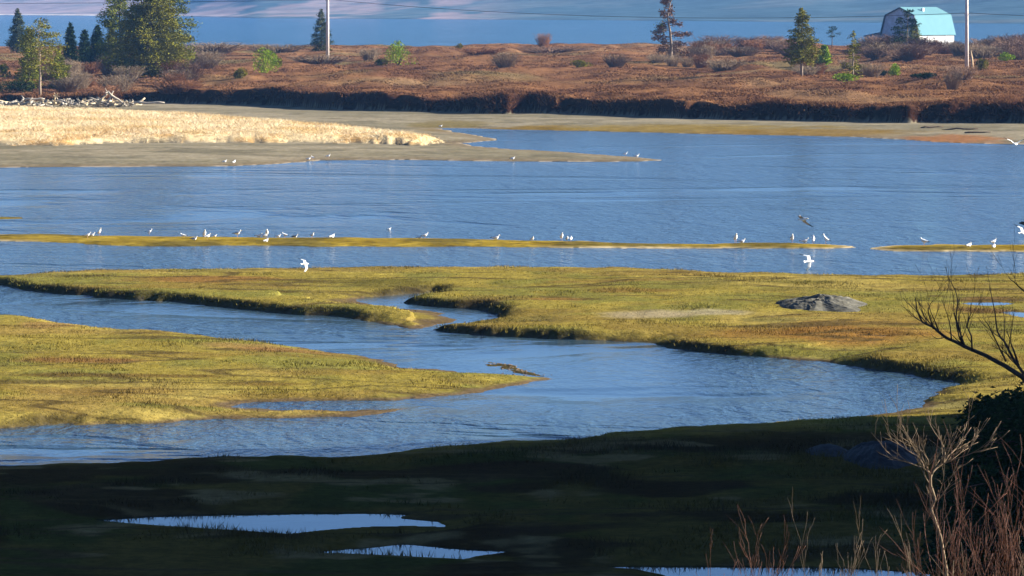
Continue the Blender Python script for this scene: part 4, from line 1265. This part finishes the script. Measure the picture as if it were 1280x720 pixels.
for (px, py, kd, c, fc, sc, lab) in [
        (990, 304.3, 'tall', 'grey', -1.4, 1.1, 'upright grey-backed gull, leftmost of four at the right tip of the long bar'), (1006, 304.5, 'rest', 'white', .1, 1.25, 'plump white sitting gull, second of four at the right tip of the long bar'),
        (1016.5, 304.5, 'tall', 'white', 1.5, 1.0, 'slim upright white gull, third of four at the right tip of the long bar'), (1032, 305, 'tall', 'white', 2.9, 1.2, 'white gull with sloping back, rightmost of four at the right tip of the long bar'),
        (1155, 307.5, 'stand', 'white', 2.8, 1.15, 'white gull standing alone at the near end of the right-hand mud bar'), (1211, 310, 'rest', 'white', .8, 1.1, 'white gull sitting in the middle of the right-hand mud bar'),
        (1242, 307.5, 'stand', 'white', .6, 1.0, 'white gull standing behind another on the right-hand mud bar'), (1242, 311, 'rest', 'white', 1.2, 1.0, 'white gull sitting in front of another on the right-hand mud bar'),
        (281, 204, 'rest', 'white', .3, 1.0, 'left one of two white gulls on the lower edge of the gravel beach'), (292.5, 206, 'stand', 'white', 1.0, 1.0, 'right one of two white gulls on the lower edge of the gravel beach'),
        (386, 200.5, 'rest', 'white', .2, 1.0, 'leftmost of three white gulls at the bend of the gravel beach'), (391, 200, 'stand', 'white', 2.6, .9, 'middle one of three white gulls at the bend of the gravel beach'), (410.5, 198.5, 'stand', 'white', .2, 1.0, 'rightmost of three white gulls at the bend of the gravel beach'),
        (641, 200.5, 'rest', 'white', .2, 1.1, 'white gull sitting by itself on the middle of the gravel spit'), (782, 195.5, 'stand', 'white', .2, 1.0, 'left one of two white gulls at the tip of the gravel spit'), (796, 197, 'rest', 'white', .2, 1.2, 'right one of two white gulls at the tip of the gravel spit'),
        (551, 159.5, 'rest', 'white', .2, 1.0, 'tiny white gull at the water inlet behind the straw bank')]:
    gull(px, py, kd, c, lab, None, fc, sc)
gull(486.5, 287.5, 'rest', 'white', 'white gull swimming on the lagoon behind the long mud bar', None, .4, .7, True)
for k_, o_ in GP.items():                        # variants the photo has no use for
    if k_ not in gp_used:
        bpy.data.objects.remove(o_)
def flyer(px, py, Y, rot, sc, mantle, body, up, sweep, label, back=None):
    o = fly_mesh(mantle, body, up, sweep)
    o.location = at_dist(px, py, Y)
    o.rotation_euler = rot
    if back:                                        # heading and the way the bird's back is banked
        xx = Vector(rot).normalized()
        zz = Vector(back); zz = (zz - xx * zz.dot(xx)).normalized()
        o.rotation_euler = Matrix((xx, zz.cross(xx), zz)).transposed().to_euler()
    o.scale = (sc,) * 3
    tag(o, label, 'gull')
flyer(381, 330, 232, (.8, .5, -.05), .85, g_white, g_white, ((R(-35), R(-60)), (R(12), R(-15))), .1, 'white gull in flight low over the near edge of the lagoon', (.35, -.4, .85))
flyer(1004, 274, 262, (R(25), R(10), R(150)), 1.25, flat_mat('gull_pale_brown', (.50, .42, .34), .8, .1, .1, 5), g_white, ((R(-5), R(-25)), (R(10), R(-35))), .15, 'pale brown gull in flight above the right tip of the long mud bar')
flyer(1011, 327, 240, (.85, .5, 0), 1.15, g_white, g_white, ((R(-55), R(-75)), (R(5), R(-40))), .1, 'white gull in flight with wings pressed down, over the narrow channel', (.5, -.6, .6))
flyer(1269, 180, 400, (R(0), R(10), R(60)), 1.7, g_white, g_white, ((R(35), R(10)), (R(30), R(20))), .1, 'white gull gliding before the far mud flat at the right edge')
flyer(1280, 279.5, 270, (R(10), R(0), R(170)), 1.2, g_dark, g_dark, ((R(5), R(-10)), (R(8), R(-8))), .1, 'dark brown bird in flight at the right edge over the lagoon')
flyer(1278, 291, 272, (R(15), R(0), R(30)), 1.1, g_white, g_white, ((R(-15), R(-30)), (R(35), R(15))), .1, 'white gull flapping just above the lagoon at the right edge')

# ------------------------------------------------------------------ near shrubs on the hillside
red_bark = flat_mat('red_brown_bark', (.13, .050, .023), .7, .25, .35, 6)
tan_bark = flat_mat('tan_grey_bark', (.20, .14, .08), .8, .2, .3, 6)
black_bark = flat_mat('dark_bark', (.045, .038, .034), .9, .1, .3, 4)
def branch(g, p, d, L, r, depth, rng, spread=.55, up=.15, mi=0, kids=3, taper=.35):
    """one wandering limb with side twigs"""
    n = max(3, int(L / .12) if L < .6 else 6)
    pts, rad = [Vector(p)], [r]
    d = Vector(d).normalized()
    for i in range(n):
        d = (d + Vector((rng.normal(0, .13), rng.normal(0, .13), rng.normal(0, .10) + up * .15))).normalized()
        pts.append(pts[-1] + d * (L / n))
        rad.append(max(.0028, r * (1 - (1 - taper) * (i + 1) / n)))
    g.tube(pts, rad, 5 if r > .008 else 4, mi)
    if depth > 0:
        for k in range(kids):
            f = rng.uniform(.25, .95)
            i = min(int(f * n), n - 1)
            q = pts[i].lerp(pts[i + 1], f * n - i)
            ax = (pts[i + 1] - pts[i]).normalized()
            side = Vector((rng.normal(), rng.normal(), rng.normal())).normalized()
            nd = (ax + side * spread * rng.uniform(.6, 1.4) + Vector((0, 0, up))).normalized()
            branch(g, q, nd, L * rng.uniform(.35, .65), max(.003, rad[i] * .62), depth - 1, rng, spread, up, mi, kids, taper)
def limb_px(g, pts, Y, r0, r1, rng, twigs=0, tl=.5, depth=1, mi=0, jy=.0, up=.3):
    """a limb through photo pixels at about the distance Y"""
    v = []
    for i, (px, py) in enumerate(pts):
        v.append(at_dist(px, py, Y + jy * i))
    n = len(v)
    rad = [r0 + (r1 - r0) * i / (n - 1) for i in range(n)]
    # smooth
    sm, sr = [], []
    for i in range(n - 1):
        for f in (0, .5):
            a, b2 = v[max(i - 1, 0)], v[min(i + 2, n - 1)]
            q = v[i].lerp(v[i + 1], f)
            if f:
                q = q + (v[i] + v[i + 1] - a - b2) * .0625
            sm.append(q + Vector((rng.normal(0, .004), rng.normal(0, .01), rng.normal(0, .004))))
            sr.append(rad[i] + (rad[i + 1] - rad[i]) * f)
    sm.append(v[-1]); sr.append(rad[-1])
    g.tube(sm, sr, 7 if r0 > .02 else 5, mi)
    for k in range(twigs):
        i = int(rng.integers(1, len(sm) - 1))
        ax = (sm[i] - sm[i - 1]).normalized()
        side = Vector((rng.normal(0, 1), rng.normal(0, .8), rng.normal(0, 1))).normalized()
        branch(g, sm[i], ax + side * .8 + Vector((0, 0, up)), tl * rng.uniform(.5, 1.2), max(.004, sr[i] * .5), depth, rng, .6, up, mi, 3)

# pale kinked sapling
rng = np.random.default_rng(21)
Y = 52.0
t = thing('bare_sapling', 'pale kinked leafless sapling with a spreading crown in front of the red shrub', 'sapling', (0, 0, 0))
g = Geo()
fx = at_dist(1188, 760, Y)
base = Vector((fx.x, Y, ground_z(fx.x, Y)))
t.location = base
g2 = Geo()
limb_px(g2, [(1190, 790), (1185, 735), (1179, 689), (1172, 659), (1163.5, 636), (1168.5, 624), (1163, 607), (1164, 593)], Y, .024, .017, rng, 7, .4, 1)
g2.tube([base + Vector((.03, 0, -.2)), at_dist(1190, 790, Y)], [.03, .024], 7)
g = Geo()
for pts, r0, r1, tw in [
        ([(1164, 593), (1171, 585), (1179, 579), (1186, 570), (1194.5, 561), (1204, 549), (1214, 534)], .021, .006, 6), ([(1179, 580), (1181, 566), (1178, 553), (1168.5, 541), (1158, 523)], .013, .004, 5),
        ([(1179, 580), (1195, 573), (1208, 569), (1222, 564), (1236, 561)], .012, .004, 5), ([(1164, 593), (1158, 588), (1153, 584), (1138, 579), (1127, 576), (1117, 571), (1108, 563), (1100, 554)], .015, .004, 6),
        ([(1155, 585), (1151, 574), (1140, 566), (1126, 557), (1114, 551), (1103, 546)], .012, .004, 6), ([(1151, 574), (1146, 560), (1136, 548), (1128, 530)], .009, .003, 4), ([(1160, 590), (1160, 575), (1150, 560), (1148, 545), (1141, 528)], .009, .003, 4),
        ([(1168, 628), (1178, 606), (1169, 598)], .007, .003, 1)]:
    limb_px(g, pts, Y, r0 * .75, r1 * .75, rng, tw + 2, .42, 1, 0, rng.normal(0, .05))
for o_ in (g2.build('trunk', tan_bark, None, True), g.build('branch', [tan_bark], None, True)):
    o_.data.transform(Matrix.Translation(-base))
    o_.parent = t

def clump(label, px, Y, n, L, r, mat, seed, spread=.35, depth=2, lean=(0, 0), rad=.4, zoff=0, kids=3, name='bare_shrub', wild=.0):
    rng = np.random.default_rng(seed)
    x = (px - 640) / FPX * Y
    base = Vector((x, Y, ground_z(x, Y)))
    t = thing(name, label, 'shrub', base)
    for k in range(n):
        g = Geo()
        a = rng.uniform(0, 6.28)
        q = Vector((math.cos(a) * rad * rng.random(), math.sin(a) * rad * rng.random(), -.1))
        d = Vector((math.cos(a) * spread * rng.uniform(.2, 1.2) + lean[0], math.sin(a) * spread * .8 + lean[1], 1))
        branch(g, q, d, L * rng.uniform(.65, 1.1), r * rng.uniform(.7, 1.2), depth, rng, .42, .35, 0, kids)
        g.build('stem', mat, t, True)
    return t
clump('big red-brown leafless shrub with upright stems behind the pale sapling', 1222, 50, 18, 1.85, .0095, red_bark, 51, .36, 2, rad=.6, kids=4)
clump('red-brown leafless shrub cut off by the right edge', 1282, 51.5, 13, 2.05, .0095, red_bark, 52, .36, 2, kids=4, rad=.5, lean=(-.08, 0))
clump('tan-stemmed leafless shrub in front of the red-brown ones', 1246, 47, 4, 1.4, .009, tan_bark, 53, .4, 2, rad=.4)
clump('thin red leafless shrub left of the pale sapling', 1180, 51, 6, 1.25, .008, red_bark, 54, .36, 2, rad=.35, lean=(-.1, 0))
clump('low reddish leafless shrub above the foreground pool, leftmost of three', 932, 56, 10, 1.3, .006, red_bark, 55, .50, 2, rad=.5)
clump('yellow-stemmed leafless shrub above the foreground pool, middle one of three', 1043, 55, 4, 1.35, .009, tan_bark, 56, .34, 2, rad=.2)
clump('thin dark leafless shrub above the foreground pool, rightmost of three', 1108, 55, 6, 1.3, .006, tan_bark, 57, .42, 2, rad=.4)

# dark leaning branches of a bare tree whose trunk stands beyond the right edge
rng = np.random.default_rng(23)
Y = 82.0
fx = at_dist(1304, 640, Y)
base = Vector((fx.x, Y, ground_z(fx.x, Y)))
t = thing('bare_tree', 'dark leafless tree leaning in from the right edge above the sunlit marsh', 'tree', base)
g2 = Geo()
limb_px(g2, [(1304, 640), (1303, 590), (1300, 540), (1296, 500), (1280, 473)], Y, .10, .065, rng)
g2.tube([base + Vector((0, 0, -.5)), at_dist(1304, 640, Y)], [.16, .13], 8)
limb_px(g2, [(1303, 590), (1310, 500), (1300, 420), (1290, 370)], Y, .09, .04, rng)
g = Geo()
for pts, r0, r1, tw in [
        ([(1280, 473), (1256, 457), (1233, 445), (1205.5, 433), (1183, 422), (1167, 409), (1153, 402), (1146, 386), (1144, 372)], .085, .014, 12), ([(1167, 411), (1163, 398), (1160, 386), (1166, 376)], .03, .008, 5),
        ([(1215, 437), (1214, 420), (1209, 408), (1213, 392), (1214, 378)], .034, .009, 6), ([(1205, 431), (1199, 413), (1195, 396), (1197, 380), (1194, 362), (1185, 347)], .034, .008, 7),
        ([(1189, 424), (1188, 410), (1184, 394), (1177, 374)], .026, .007, 5), ([(1280, 468), (1267, 449), (1255, 427), (1247, 415), (1244, 391), (1237, 358)], .055, .010, 8),
        ([(1257, 452), (1252, 440), (1246, 428), (1236, 407), (1232, 402)], .035, .008, 4), ([(1290, 372), (1278, 362), (1268, 353), (1261, 347)], .035, .008, 3), ([(1182, 421), (1172, 424), (1164, 418)], .02, .006, 2)]:
    limb_px(g, pts, Y, r0 * .62, r1 * .6, rng, tw, .75, 1, 0, rng.normal(0, .12), .5)
for o_ in (g2.build('trunk', black_bark, None, True), g.build('branch', black_bark, None, True)):
    o_.data.transform(Matrix.Translation(-base))
    o_.parent = t
# dark conifers in the shade of the bluff at the right edge
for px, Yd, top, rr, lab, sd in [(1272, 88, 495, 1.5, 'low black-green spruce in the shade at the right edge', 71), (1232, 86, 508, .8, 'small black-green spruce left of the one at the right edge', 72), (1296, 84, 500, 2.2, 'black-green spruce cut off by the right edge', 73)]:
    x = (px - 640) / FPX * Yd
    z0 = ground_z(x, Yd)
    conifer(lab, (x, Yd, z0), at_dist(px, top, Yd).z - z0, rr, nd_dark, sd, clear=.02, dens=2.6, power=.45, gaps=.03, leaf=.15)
